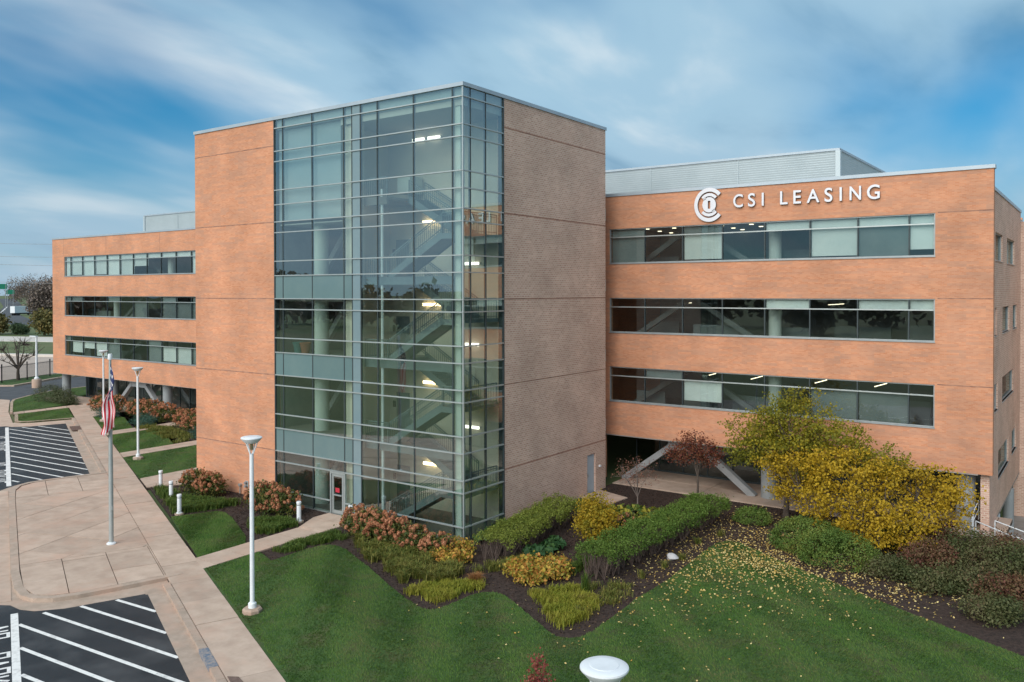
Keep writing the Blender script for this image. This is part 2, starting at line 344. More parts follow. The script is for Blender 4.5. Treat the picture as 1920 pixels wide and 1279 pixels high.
def blade_arrays(P, h, wd, lean=0.5, rng=RNG, droop=0.5):
    n = len(P); a = rng.uniform(0, 2*math.pi, n); d = np.stack([np.cos(a), np.sin(a), np.zeros(n)],1); s_ = np.stack([-np.sin(a), np.cos(a), np.zeros(n)],1)
    hh = (h*rng.uniform(.6,1.15,n))[:,None]; ln = (lean*rng.uniform(.3,1.2,n))[:,None]; z = np.array([[0,0,1.0]])
    m_ = P + d*hh*ln*.4 + z*hh*.75; t = P + d*hh*ln + z*hh*(1-droop*ln*.6)
    W = wd*.5
    V = np.stack([P-s_*W, P+s_*W, m_+s_*W, m_-s_*W, t+s_*W*.3, t-s_*W*.3],1).reshape(-1,3)
    b = np.arange(n)*6
    F = np.concatenate([np.stack([b,b+1,b+2,b+3],1), np.stack([b+3,b+2,b+4,b+5],1)])
    return V, F
def in_poly(P, poly):
    x, y = P[:,0], P[:,1]; c = np.zeros(len(P), bool); n = len(poly)
    for i in range(n):
        x0,y0 = poly[i]; x1,y1 = poly[(i+1)%n]
        if y0 == y1: continue
        c ^= ((y0>y) != (y1>y)) & (x < (x1-x0)*(y-y0)/(y1-y0)+x0)
    return c
def pts_in(poly, n, rng=RNG):
    a = np.array(poly); lo, hi = a.min(0), a.max(0); out = []
    got = 0
    while got < n:
        q = rng.uniform(lo, hi, (n*2, 2)); q = q[in_poly(q, poly)]; out.append(q); got += len(q)
    return np.concatenate(out)[:n]
def ellip_clumps(ells, k, rng=RNG, inner=0.55, flat=None):
    """k clump centres spread through the outer shell of a set of ellipsoids"""
    vol = np.array([e_[3]*e_[4]*e_[5] for e_ in ells])**.67; idx = rng.choice(len(ells), k, p=vol/vol.sum())
    E_ = np.array(ells)[idx]; d = unitv(k, rng); r_ = rng.uniform(inner, 1, k)[:,None]
    P = E_[:,:3] + d*r_*E_[:,3:6]
    return P, d
def crown_mesh(name, ells, nclump, per, crad, size, m, rng=RNG, inner=0.5, zmin=0.03, up_bias=0.5, aspect=0.6, squash=0.7, outw=0.5):
    C_, d = ellip_clumps(ells, nclump, rng, inner)
    P = np.repeat(C_, per, 0) + rng.normal(size=(nclump*per,3))*np.array([crad,crad,crad*squash])
    D = np.repeat(d, per, 0)*outw
    k = P[:,2] > zmin; P, D = P[k], D[k]
    V, F = leaf_arrays(P, size, up_bias, aspect, D, rng)
    return np_mesh(name, V, F, m), C_
def stems(base, tips, r0, r1, n=5, wob=0.1, rng=RNG, fork=0.35):
    mb = MB(); b = Vector(base)
    for t in tips:
        t = Vector(t); m_ = b.lerp(t, 0.5) + Vector(rng.normal(size=3)*wob); m_.z = b.z + (t.z-b.z)*fork
        mb.tube([b, m_, t], [r0, (r0+r1)/2, r1], n, cap=False)
    return mb
# ------------------------------------------------------------------ site frame: s along the walk (to the left/back), t towards the building
EA = R(156.8); EV = (math.cos(EA), math.sin(EA)); NV = (math.cos(EA-math.pi/2), math.sin(EA-math.pi/2)); O0 = (4.318, -14.024)
def ST(s_, t_): return (O0[0]+EV[0]*s_+NV[0]*t_, O0[1]+EV[1]*s_+NV[1]*t_)
def clip(poly, a, b):                        # keep the part of a convex polygon left of line a->b
    out = []; n = len(poly)
    def sd_(p): return (b[0]-a[0])*(p[1]-a[1])-(b[1]-a[1])*(p[0]-a[0])
    for i in range(n):
        p, q = poly[i], poly[(i+1)%n]; dp, dq = sd_(p), sd_(q)
        if dp >= 0: out.append(p)
        if dp*dq < 0:
            t_ = dp/(dp-dq); out.append((p[0]+(q[0]-p[0])*t_, p[1]+(q[1]-p[1])*t_))
    return out
def area(p): return sum(p[i][0]*p[(i+1)%len(p)][1]-p[(i+1)%len(p)][0]*p[i][1] for i in range(len(p)))/2
def inset(poly, g):
    if area(poly) < 0: poly = poly[::-1]
    out = poly; n = len(poly)
    for i in range(n):
        a, b = poly[i], poly[(i+1)%n]; dx, dy = b[0]-a[0], b[1]-a[1]; l = math.hypot(dx, dy)
        if l < 1e-6: continue
        nx, ny = -dy/l*g, dx/l*g
        out = clip(out, (a[0]+nx,a[1]+ny), (b[0]+nx,b[1]+ny))
        if len(out) < 3: return []
    return out
# ================================================================== SETTING
GZ = -0.20
# ground sheet with the sunken yard on the right-hand side of the building
xs = [-3000,-1200,-500,-250,-100,-40,0,10,16,18.6,19.6,20.8,22.5,26,40,120,400,1500,3000]
ys = [-3000,-1000,-300,-100,-40,0,8,12,14,15.5,17,19,22,30,40,60,110,240,500,1200,3500]
def gz(x, y):
    if 19.5 < x < 35 and 15 < y < 55: return GZ - 3.0*min(1, max(0, (y-15)/4.0))
    return GZ
gm = MB(); gm.add([(x,y,gz(x,y)) for y in ys for x in xs], [(j*len(xs)+i, j*len(xs)+i+1, (j+1)*len(xs)+i+1, (j+1)*len(xs)+i) for j in range(len(ys)-1) for i in range(len(xs)-1)])
struct('ground', gm, M_far)
WALK_PTS = []
# asphalt of the drive and the two striped bays
lot1 = [ST(-22,-2.37), ST(10.42,-2.37), ST(10.35,-5.3), ST(10.65,-6.3), ST(11.1,-6.75), ST(11.8,-7.05), ST(12.2,-7.6), ST(12.2,-16), ST(-22,-16)]
lot2 = [ST(60.6,-2.3), ST(60.3,-5.2), ST(60.9,-6.6), ST(61.6,-7.1), ST(61.6,-16), ST(33.3,-16), ST(33.3,-7.6), ST(34.2,-7.0), ST(34.9,-6.4), ST(35.3,-5.5), ST(35.75,-2.3)]
AZ = -0.13
near_lot = struct('parking_lot', MB().prism(lot1, GZ, AZ), M_asph)
far_lot = struct('parking_lot', MB().prism(lot2, GZ, AZ), M_asph)
lane = struct('driveway', MB().prism([ST(10.0,-2.0), ST(36.2,-2.0), ST(36.2,-6.0), ST(34.0,-7.2), ST(33.4,-7.8), ST(33.4,-16), ST(12.1,-16), ST(12.1,-7.5), ST(11.2,-6.8), ST(10.2,-5.8)], GZ-.02, AZ-.004), M_conc2)
lane2 = struct('driveway', MB().prism([ST(60.4,-2.0), ST(63.5,-2.0), ST(63.5,-6.5), ST(72,-6.8), ST(82.5,-6.6), ST(90,-12), ST(90,-18), ST(61.5,-18), ST(61.5,-7.2), ST(60.6,-6.5), ST(60.2,-5.2)], GZ-.02, AZ-.004), M_conc)
for k in range(6):   # flush slabs of the concrete crossing in front of the plaza
    s0 = 12.3+k*3.5; p = inset([ST(s0,-7.0), ST(s0+3.5,-7.0), ST(s0+3.5,-11), ST(s0,-11)], 0.012)
    MB().prism(p, AZ-.06, AZ+.012).build('concrete_slab', M_conc, lane)
# gutter and kerb strips beside the bays
def strip(name, pts_st, w0, w1, z0, z1, m, parent=None):
    """ribbon along a polyline given in world xy, between offsets w0 and w1 (left of travel)"""
    P = [Vector((*p,0)) for p in pts_st]; n = len(P); mb = MB(); L_ = []
    for i in range(n):
        d = (P[min(i+1,n-1)]-P[max(i-1,0)]).normalized(); nn = Vector((-d.y, d.x, 0)); L_.append((P[i]+nn*w0, P[i]+nn*w1))
    vs_ = []
    for a, b in L_: vs_ += [(a.x,a.y,z0),(b.x,b.y,z0),(b.x,b.y,z1),(a.x,a.y,z1)]
    fs = []
    for i in range(n-1):
        q = 4*i
        for j in range(4): fs.append((q+j, q+(j+1)%4, q+4+(j+1)%4, q+4+j))
    fs += [(3,2,1,0), (4*n-4,4*n-3,4*n-2,4*n-1)]
    return mb.add(vs_, fs)
for (a, b) in ((-22, 10.9), (35.4, 63.0)):
    g_ = MB().prism([ST(a,-2.42), ST(b,-2.42), ST(b,-1.78), ST(a,-1.78)], GZ, AZ+.006); struct('gutter', g_, M_conc2)
    n_ = int((b-a)/3.05)
    kb = bpy.data.objects.new('kerb', MB().prism([ST(a,-1.76), ST(b,-1.76), ST(b,-1.54), ST(a,-1.54)], GZ-.03, -0.03).mesh('kerb', M_jbase)); COL.objects.link(kb); kb['kind'] = 'structure'
    for k in range(n_):
        s0 = a+(b-a)*k/n_; s1 = a+(b-a)*(k+1)/n_; p = inset([ST(s0,-1.79), ST(s1,-1.79), ST(s1,-1.51), ST(s0,-1.51)], 0.008)
        MB().prism(p, GZ, 0.012).build('kerb_stone', M_conc2, kb)
# plaza outline with rounded kerbed ends
PL = [(11.85,-0.9),(11.75,-1.5),(11.55,-3.2),(11.42,-4.8),(11.5,-5.6),(11.85,-6.2),(12.4,-6.55),(13.4,-6.75),(15.5,-6.85),(22,-6.85),(30,-6.85),(32.6,-6.8),(33.8,-6.5),(34.4,-5.9),(34.7,-5.0),(34.95,-3.2),(35.15,-1.5),(35.25,-0.9)]
pk = strip('kerb', [ST(*p) for p in PL], -0.16, 0.16, GZ, 0.014, M_conc2)
def stz(*p): return [ST(*q) for q in p]
plaza = struct('plaza', MB().prism([ST(*p) for p in PL][::-1] + [], GZ, -0.05), M_jbase)
pk.build('plaza_kerb', M_conc2, plaza)
strip('g', [ST(*p) for p in PL[:9]], -1.0, 0.0, GZ, AZ+.008, M_conc2).build('plaza_gutter', M_conc2, plaza)
strip('g', [ST(*p) for p in PL[9:]], -0.9, 0.0, GZ, AZ+.008, M_conc2).build('plaza_gutter', M_conc2, plaza)
for a_ in ((10.3,12.0),(34.8,35.9)): struct('gutter', MB().prism(stz((a_[0],-2.5),(a_[1],-2.5),(a_[1],-1.3),(a_[0],-1.3)), GZ, AZ+.002), M_conc2)
def slabs(zone, cell, ang, parent, z1=0.0, gap=0.016, off=(0,0), zj=0.006):
    """cut a convex zone (world xy) into a grid of slabs turned by ang"""
    if area(zone) < 0: zone = zone[::-1]
    cx = sum(p[0] for p in zone)/len(zone); cy = sum(p[1] for p in zone)/len(zone)
    ca, sa = math.cos(ang), math.sin(ang); cw, ch = cell; rr = max(math.hypot(p[0]-cx,p[1]-cy) for p in zone)
    rnd = random.Random(5)
    ni, nj = int(rr/cw)+2, int(rr/ch)+2
    for i in range(-ni, ni+1):
        for j in range(-nj, nj+1):
            q = [((i+a)*cw+off[0], (j+b)*ch+off[1]) for a, b in ((0,0),(1,0),(1,1),(0,1))]
            q = [(cx+x*ca-y*sa, cy+x*sa+y*ca) for x, y in q]
            for k in range(len(zone)):
                q = clip(q, zone[k], zone[(k+1)%len(zone)])
                if len(q) < 3: break
            if len(q) < 3 or abs(area(q)) < 0.004: continue
            q = inset(q, gap)
            if len(q) < 3: continue
            MB().prism(q, -0.10, z1+rnd.uniform(-zj, zj)).build('concrete_slab', M_conc, parent)
# plaza slabs: near grid, diagonal middle field, far grid, all bounded by the kerb
def stz(*p): return [ST(*q) for q in p]
slabs(stz((11.95,-1.5),(11.62,-4.6),(11.75,-5.6),(12.2,-6.25),(13.3,-6.6),(16.6,-6.68),(16.6,-1.5)), (2.45,1.75), EA, plaza, off=(0.3,0.4))
slabs(stz((16.6,-1.5),(16.6,-6.68),(30.2,-6.68),(30.2,-1.5)), (2.35,2.35), EA+R(45), plaza, off=(0.6,0.2))
slabs(stz((30.2,-1.5),(30.2,-6.68),(32.4,-6.62),(33.6,-6.3),(34.2,-5.7),(34.5,-4.8),(34.95,-1.5)), (2.4,1.8), EA, plaza, off=(0,0.3))
# long sidewalk
side = struct('sidewalk', MB().prism(stz((-9,-1.5),(72,-1.5),(72,0.0),(-9,0.0)), GZ, -0.05), M_jbase)
for k in range(33):
    s0 = -9+k*2.46; s1 = min(s0+2.46, 72)
    q = inset(stz((s0,-1.5),(s1,-1.5),(s1,0.0),(s0,0.0)), 0.011)
    MB().prism(q, -0.10, 0.004+0.008*math.sin(k*2.3)).build('concrete_slab', M_conc, side)
def path(name, poly, cell, ang=0.0, off=(0,0)):
    p = struct(name, MB().prism(poly, GZ, -0.05), M_jbase); slabs(poly, cell, ang, p, z1=0.008, off=off); return p
path('footpath', [(-8.2,-8.75),(-6.68,-9.35),(-6.68,-2.9),(-8.27,-2.9)], (4.0,1.5), 0.0, (-2.0,0.3)); path('footpath', [(-8.27,-2.89),(-6.68,-2.89),(-6.68,-.1),(-9.1,-.1),(-9.1,-1.2)], (4.0,1.45), 0.0, (-2.2,0.3))
path('footpath', [(-25.1,-1.3),(-22.6,-2.35),(-21.1,0.0),(-21.1,9.0),(-25.1,9.0)], (2.0,2.0))
path('footpath', [(-34.2,2.5),(-32.5,1.8),(-32.5,13.0),(-34.2,13.0)], (1.9,1.9))
path('footpath', [(-44.1,6.75),(-42.3,6.0),(-42.3,13.5),(-44.1,13.5)], (1.9,1.9))
path('footpath', stz((62.9,-1.5),(71.9,-1.5),(74.5,1.2),(72,6.0),(68,6.5),(64.0,1.6),(62.9,0.0)), (1.9,1.9), EA)
path('footpath', stz((68.6,-6.4),(70.2,-6.4),(73.0,-0.9),(71.4,-0.6)), (1.9,1.9), EA)
# walkway under the wings and the pad by the side door
path('walkway', [(-0.2,14.75),(20.6,14.75),(20.6,19.4),(-0.2,19.4)], (4.9,2.3))
path('walkway', [(-71.5,15.0),(-21.2,15.0),(-21.2,18.0),(-71.5,18.0)], (4.9,3.0))
path('door_pad', [(0.05,10.55),(2.2,10.0),(2.35,11.95),(0.05,12.75)], (3.5,3.5))
# mulch beds
bedA = [(-22.5,-2.2),(-15.2,-5.35),(-8.2,-8.6),(-8.3,-3.2),(-8.95,-1.3),(-8.95,0.0),(-21.0,0.0)]
bedB = [(-6.66,-9.3),(4.3,-14.0),(24,-22.2),(48,-8),(48,8),(24,14.6),(20.9,14.7),(-0.2,14.7),(0,0.0),(-6.66,0.0)]
bedC = [ST(*p) for p in ((30,0.02),(62.9,0.02),(63.9,1.6),(67.5,6.2))] + [(-58,15.0),(-21.1,15.0),(-21.1,0.5)]
bed_near = struct('planting_bed', MB().prism(bedB, GZ, -0.045), M_mulch)
bed_mid = struct('planting_bed', MB().prism(bedA, GZ, -0.045), M_mulch)
bed_far = struct('planting_bed', MB().prism(bedC, GZ, -0.055), M_mulch)
# lawns
L1 = [(-6.68,-9.3),(4.3,-14.02),(24,-22.3),(47,-8.2),(34,-3.5),(26,-1.0),(20,2.0),(17.3,3.4),(14.87,4.75),(13.03,5.76),(11.43,6.85),(10.55,7.42),(10.0,7.3),(9.72,6.69),(9.8,4.41),(10.0,1.06),(9.95,-2),(10.05,-4.14),(10.1,-5.5),(10.0,-6.1),(9.7,-6.45),(9.3,-6.55),(8.85,-6.35),(8.2,-5.95),(7.13,-5.32),(6.2,-4.75),(5.55,-4.42),(5.05,-4.4),(4.7,-4.65),(4.5,-5.2),(4.48,-6.3),(4.4,-6.95),(4.2,-7.25),(3.85,-7.3),(2.7,-6.89),(1.2,-6.23),(-0.83,-5.23),(-2.67,-4.42),(-3.7,-3.95),(-4.4,-3.78),(-4.85,-3.9),(-5.1,-4.3),(-5.25,-5.43),(-5.18,-6.96),(-6.66,-6.45)]
LF = [(-15.25,-5.38),(-8.22,-8.55),(-8.2,-6.05),(-9.2,-5.3),(-10.8,-4.47),(-12.6,-3.6),(-13.8,-3.18),(-14.35,-3.3),(-14.75,-4.1)]
LE = [(-32.46,1.76),(-25.14,-1.3),(-25.14,7.2),(-29,8.2),(-32.46,7.9)]
LD = [(-42.26,6.05),(-34.24,2.55),(-34.24,6.85),(-42.26,10.7)]
LC = [(-53.6,10.75),(-44.14,6.8),(-44.2,9.3),(-50.6,12.2),(-52.2,12.4)]
LB = stz((62.9,-1.6),(71.1,-1.6),(68.4,-6.3),(63.6,-6.35),(62.9,-5.9),(62.6,-4.8))
LA = [(-62.9,7.5),(-71.2,11.2),(-73.2,12.3),(-75.6,15),(-78.6,19.3),(-79.3,23.6),(-71.8,20.5),(-69.5,17.5),(-64.2,13.6),(-63.5,11.2)]
LAWNS = []
for nm, pl in (('L1',L1),('LF',LF),('LE',LE),('LD',LD),('LC',LC),('LB',LB),('LA',LA)):
    lo_ = MB().prism(pl, GZ, -0.012).build('lawn', M_lawn); tag(lo_, kind='structure'); LAWNS.append(pl)
strip('k', [Vector((*p,0)).xy for p in [LA[0],LA[1],LA[2],LA[3],LA[4],LA[5]]], -0.25, 0.0, GZ, 0.01, M_conc).build('kerb', M_conc)['kind'] = 'structure'
strip('k', [Vector((*p,0)).xy for p in [LB[0],LB[5],LB[4],LB[3],LB[2]]], -0.28, 0.0, GZ, 0.01, M_conc).build('kerb', M_conc)['kind'] = 'structure'
# road behind the left wing and the far strips
road_l = [(-62,30),(-74,25),(-79.6,24),(-79,19.6),(-75.9,15.2),(-73.6,12.4),(-71.4,11.3),(-78,2),(-96,-6),(-96,10),(-89.5,17.5),(-87.6,19),(-89.9,22.7),(-92.8,27.2),(-94,34),(-92,60),(-62,60)]
struct('service_road', MB().prism(road_l, GZ-.02, -0.135), M_asph2)
MB().add([(-81.5,27.0,-.128),(-81.3,27.0,-.128),(-77.5,33.0,-.128),(-77.7,33.0,-.128)],[(0,1,2,3)]).build('lane_line', M_paint)['kind'] = 'structure'
strip('k', [(-96.5,9.0),(-90.0,17.2),(-88.1,19),(-90.3,22.7),(-93.3,27.2),(-94.6,34)], 0.0, 0.4, GZ, 0.02, M_conc).build('kerb', M_conc)['kind'] = 'structure'
struct('verge', MB().prism([(-97,9.5),(-90.5,17.4),(-88.7,19),(-90.9,22.9),(-93.9,27.4),(-95.2,34),(-100,34),(-98.5,27),(-95.5,20.5),(-101,13)], GZ, -0.03), M_lawn)
dv = Vector((10.6,4.1,0)).normalized(); nv = Vector((-dv.y, dv.x, 0))
def far_strip(name, p0, wd, m, z0, z1, ln=220):
    a = Vector((*p0,0)); q = [a-dv*ln, a+dv*ln, a+dv*ln+nv*wd, a-dv*ln+nv*wd]
    return struct(name, MB().prism([(v.x,v.y) for v in q], z0, z1), m)
struct('storage_yard', MB().prism([(-97,15),(-93,19.5),(-98,27.5),(-110,60),(-128,48.5),(-147,42),(-150,20)], GZ-.02, -0.14), M_tan)
a_ = Vector((-144.3,41.3,0))
far_strip('far_kerb', (-144.3,41.3), 1.6, M_pale, GZ-.05, 0.25, 80)
far_strip('far_road', (-188,66), 18, M_pale, GZ-.05, -0.10)
hw = [(-1650,680),(-705,283),(-447,167),(-352,130),(-300,112),(-296,121),(-348,141),(-443,178),(-700,296),(-1640,705)]
struct('highway', MB().prism(hw, GZ-.03, -0.12), M_asph2)
MB().add([(-705,285.2,-.11),(-447,169.0,-.11),(-352,131.6,-.11),(-351.8,132.0,-.11),(-446.7,169.5,-.11),(-704.5,285.9,-.11)],[(0,1,4,5),(1,2,3,4)]).build('highway_edge_line', M_paint)['kind'] = 'structure'
# ------------------------------------------------------------------ painted markings
def mark(parent, a, b, wd, z=AZ+.005):
    a = Vector((*a,0)); b = Vector((*b,0)); d = (b-a).normalized(); n_ = Vector((-d.y,d.x,0))*wd/2
    MB().add([(*(a-n_).xy,z),(*(b-n_).xy,z),(*(b+n_).xy,z),(*(a+n_).xy,z)],[(0,1,2,3)]).build('painted_stripe', M_paint, parent)
mark(near_lot, ST(10.75,-6.93), ST(-12,-6.93), 0.24, AZ+.006); mark(far_lot, ST(60.7,-6.97), ST(34.6,-6.97), 0.26, AZ+.006)
SL = -0.535
def stripe(parent, sL, smin, smax):
    # line t = -6.8 + SL*(s-sL), from the long line to the gutter edge
    s0, t0 = sL, -6.8
    if s0 > smax: t0 += SL*(smax-sL); s0 = smax
    s1 = sL + (4.38)/SL; t1 = -2.42
    if s1 < smin: t1 = -6.8+SL*(smin-sL); s1 = smin
    if t0 > -2.6: return
    mark(parent, ST(s0,t0), ST(s1,t1), 0.15)
for k in range(-6, 5): stripe(near_lot, 9.5+2.3*k*1.0, -20, 10.3)
for k in range(0, 13): stripe(far_lot, 36.3+2.33*k, 35.6, 60.1)
# stencilled NO PARKING, read along the drive
GL = {'N':[((0,0),(0,1)),((0,1),(1,0)),((1,0),(1,1))], 'O':[((0,0),(0,1)),((1,0),(1,1)),((0,0),(1,0)),((0,1),(1,1))], 'P':[((0,0),(0,1)),((0,1),(1,1)),((1,1),(1,.5)),((1,.5),(0,.5))],
      'A':[((0,0),(.5,1)),((.5,1),(1,0)),((.2,.35),(.8,.35))], 'R':[((0,0),(0,1)),((0,1),(1,1)),((1,1),(1,.5)),((1,.5),(0,.5)),((.4,.5),(1,0))],
      'K':[((0,0),(0,1)),((0,.45),(1,1)),((.3,.6),(1,0))], 'I':[((.5,0),(.5,1))], 'G':[((1,1),(0,1)),((0,1),(0,0)),((0,0),(1,0)),((1,0),(1,.45)),((1,.45),(.55,.45))]}
def stencil(parent, ch, s0, t0, wd, ht):
    mb = MB(); z = AZ+.005
    for (a, b) in GL[ch]:
        for lo, hi in ((0.0,0.30),(0.36,0.64),(0.70,1.0)):                # bridges of the stencil leave two gaps
            (x0,y0),(x1,y1) = a, b
            if abs(y1-y0) < 1e-6:
                if not (lo <= y0 <= hi): continue
                p, q = a, b
            else:
                ta = sorted([(lo-y0)/(y1-y0), (hi-y0)/(y1-y0)]); ta = [max(0,ta[0]), min(1,ta[1])]
                if ta[1]-ta[0] < 0.02: continue
                p = (x0+(x1-x0)*ta[0], y0+(y1-y0)*ta[0]); q = (x0+(x1-x0)*ta[1], y0+(y1-y0)*ta[1])
            A = Vector((*ST(s0-p[0]*wd, t0+p[1]*ht),0)); B = Vector((*ST(s0-q[0]*wd, t0+q[1]*ht),0)); d = (B-A).normalized(); n_ = Vector((-d.y,d.x,0))*0.055
            if abs(y1-y0) < 1e-6: A -= d*.05; B += d*.05
            n0 = len(mb.v); mb.add([(*(A-n_).xy,z),(*(B-n_).xy,z),(*(B+n_).xy,z),(*(A+n_).xy,z)],[(0,1,2,3)]); z += 0.0004
    mb.build('painted_letter', M_paint, parent)
for txt, s0, lot in (('NO', 9.5, near_lot), ('PARKING', 7.0, near_lot), ('NO', 55.6, far_lot), ('PARKING', 52.6, far_lot), ('NO', 43.0, far_lot), ('PARKING', 40.2, far_lot)):
    for i, ch in enumerate(txt): stencil(lot, ch, s0-0.66*i, -8.25, 0.42, 1.12)
# ================================================================== OFFICE BUILDING
B = thing('office_building', 'four-storey orange brick office building with projecting glass stair tower and ribbon windows', 'building', (0, 8, 0))
def gwall(name, m, us, vs_, holes, fmap, th, parent=B):
    """wall on a (u,v) grid with rectangular holes; fmap(u,v,d) -> xyz, d = depth behind the face"""
    us = sorted(set(us+[h[i] for h in holes for i in (0,1)])); vs2 = sorted(set(vs_+[h[i] for h in holes for i in (2,3)]))
    us = [u for u in us if us and min(us) <= u <= max(us)]
    def solid(i, j):
        if i < 0 or j < 0 or i >= len(us)-1 or j >= len(vs2)-1: return False
        uc, vc = (us[i]+us[i+1])/2, (vs2[j]+vs2[j+1])/2
        return not any(h[0] < uc < h[1] and h[2] < vc < h[3] for h in holes)
    mb = MB()
    for i in range(len(us)-1):
        for j in range(len(vs2)-1):
            if not solid(i, j): continue
            a, b, c, d = (us[i],vs2[j]), (us[i+1],vs2[j]), (us[i+1],vs2[j+1]), (us[i],vs2[j+1])
            mb.add([fmap(*a,0), fmap(*b,0), fmap(*c,0), fmap(*d,0)], [(0,1,2,3)])
            mb.add([fmap(*a,th), fmap(*b,th), fmap(*c,th), fmap(*d,th)], [(3,2,1,0)])
            for (p, q, di, dj) in ((a,b,0,-1),(b,c,1,0),(c,d,0,1),(d,a,-1,0)):
                if not solid(i+di, j+dj): mb.add([fmap(*p,0), fmap(*p,th), fmap(*q,th), fmap(*q,0)], [(0,1,2,3)])
    return mb.build(name, m, parent)
FY = 15.52
ROWS = [(13.475,15.61,15.08),(9.205,11.34,10.775),(4.935,7.07,6.505)]     # sill, head, transom
Z = [21.3619,20.8899,19.6055,19.0318,17.432,16.6185,15.6605,15.06,13.4603,12.6542,11.3679,10.78,9.1732,8.3613,7.0938,6.5142,4.905,4.1104,2.8375,2.25,0.643]
# --- tower
XL, XG, YG, YD, ZT = -21.02, -13.54, 3.2, 13.58, 21.36
front = lambda y: (lambda u, v, d: (u, y+d, v))
sidex = lambda x: (lambda u, v, d: (x-d, u, v))
gwall('tower_front_wall', BO, [XL, XG], [-.15, ZT], [], front(0), 0.35)
gwall('tower_side_wall', BR, [YG, YD], [-.15, ZT], [(11.42,12.36,-.15,2.22)], sidex(0), 0.35)
MB().add([(XL,0.36,-.1),(XL,YD,-.1),(XL,YD,ZT),(XL,0.36,ZT),(XL+.3,0.36,-.1),(XL+.3,YD,-.1),(XL+.3,YD,ZT),(XL+.3,0.36,ZT)],
         [(0,3,2,1),(4,5,6,7),(0,1,5,4),(1,2,6,5),(2,3,7,6),(3,0,4,7)]).build('tower_left_wall', BR, B)
MB().box(XL+.31, -0.36, YD-.3, YD, -.1, ZT).build('tower_back_wall', BR, B)
MB().box(XL+.31, -0.4, 0.36, YD-.31, 20.95, 21.2).build('tower_roof', M_ceil, B)
def coping(x0, x1, y0, y1, z0, z1):
    return ubox('coping', M_coping, B, x0, x1, y0, y1, z0, z1)
coping(XL-.06, XG-.01, -0.06, 0.45, ZT, ZT+.18); coping(XG, 0.06, -0.06, 0.45, ZT, ZT+.18); coping(-0.45, 0.06, 0.455, YG, ZT, ZT+.18); coping(-0.45, 0.06, YG+.01, YD+.06, ZT, ZT+.18); coping(XL-.06, XL+.4, .455, YD+.06, ZT, ZT+.18)
for zj in (19.93, 15.66, 11.37, 7.09, 2.84):
    ubox('masonry_joint', M_joint, B, XL+.002, XG-.06, -0.004, 0.02, zj-.03, zj+.03)
    ubox('masonry_joint', M_joint, B, -0.02, 0.004, YG+.06, YD-.002, zj-.03, zj+.03)
ubox('corner_trim', M_mulld, B, XG-.05, XG+.02, -0.02, 0.3, 0, ZT)
ubox('corner_trim', M_mulld, B, -0.3, 0.02, YG-.02, YG+.05, 0, ZT)
# side door in the brick
sdr = ubox('side_door', M_door, B, -0.16, -0.08, 11.46, 12.32, -.1, 2.18)
ubox('door_handle', M_mull, sdr, -0.08, -0.02, 11.55, 11.60, 0.95, 1.10)
ubox('door_lamp', M_white, B, 0.0, 0.10, 12.75, 12.9, 1.35, 1.45)
# --- curtain wall
CW = link('curtain_wall', MB().box(XG, -0.02, 0.06, 0.16, -.1, 0.05).mesh('curtain_wall_sill', M_mull), B)
VX = [XG, -12.87, -10.46, -8.01, -7.39, -6.77, -5.57, -3.12, -0.66, 0.0]
VY = [0.0, 0.6, 1.79, YG]
zl = [ZT] + Z[1:] + [0.0]
def opaque(i, j):
    """rows counted from the top; i = column"""
    if i == 4: return M_spanu
    if i < 4 and j in (0,1,2,3,4,5): return None
    if i < 4 and j in (9,13,17): return M_span
    return None
rj = random.Random(3)
for j in range(len(zl)-1):
    z1_, z0_ = zl[j], zl[j+1]
    for i in range(len(VX)-1):
        if j >= 18 and i == 2: 
            pass
        x0, x1 = VX[i], VX[i+1]
        m_ = opaque(i, j)
        if j >= 19 and i == 2: x0, x1 = VX[2], -9.1
        if j == 20 and i == 3: continue
        if j >= 19 and i == 3: continue
        o = ubox('spandrel_panel' if m_ else 'glass_pane', m_ or G_tow, CW, x0+.012, x1-.012, 0.03, 0.055, z0_+.02, z1_-.02)
        o.rotation_euler = (R(rj.uniform(-.12,.12)), 0, R(rj.uniform(-.12,.12)))
    for i in range(len(VY)-1):
        o = ubox('glass_pane', G_tow, CW, -0.055, -0.03, VY[i]+.012, VY[i+1]-.012, z0_+.02, z1_-.02)
        o.rotation_euler = (0, R(rj.uniform(-.12,.12)), R(rj.uniform(-.12,.12)))
for x in VX[1:-1]: ubox('vertical_mullion', M_mulld, CW, x-.028, x+.028, 0.012, 0.13, 2.25 if x == -8.01 else 0.0, ZT)
for y in VY[1:-1]: ubox('vertical_mullion', M_mulld, CW, -0.13, -0.012, y-.028, y+.028, 0.0, ZT)
ubox('corner_mullion', M_mull, CW, -0.045, 0.012, -0.012, 0.045, 0.0, ZT)
for j, z_ in enumerate(Z[1:]):
    if z_ < 2.0:
        ubox('horizontal_mullion', M_mull, CW, XG, -9.12, -0.03, 0.10, z_-.027, z_+.027); ubox('horizontal_mullion', M_mull, CW, -7.95, -0.05, -0.03, 0.10, z_-.027, z_+.027)
    else: ubox('horizontal_mullion', M_mull, CW, XG, -0.05, -0.03, 0.10, z_-.027, z_+.027)
    ubox('horizontal_mullion', M_mull, CW, -0.10, 0.03, -0.03, YG, z_-.027, z_+.027)
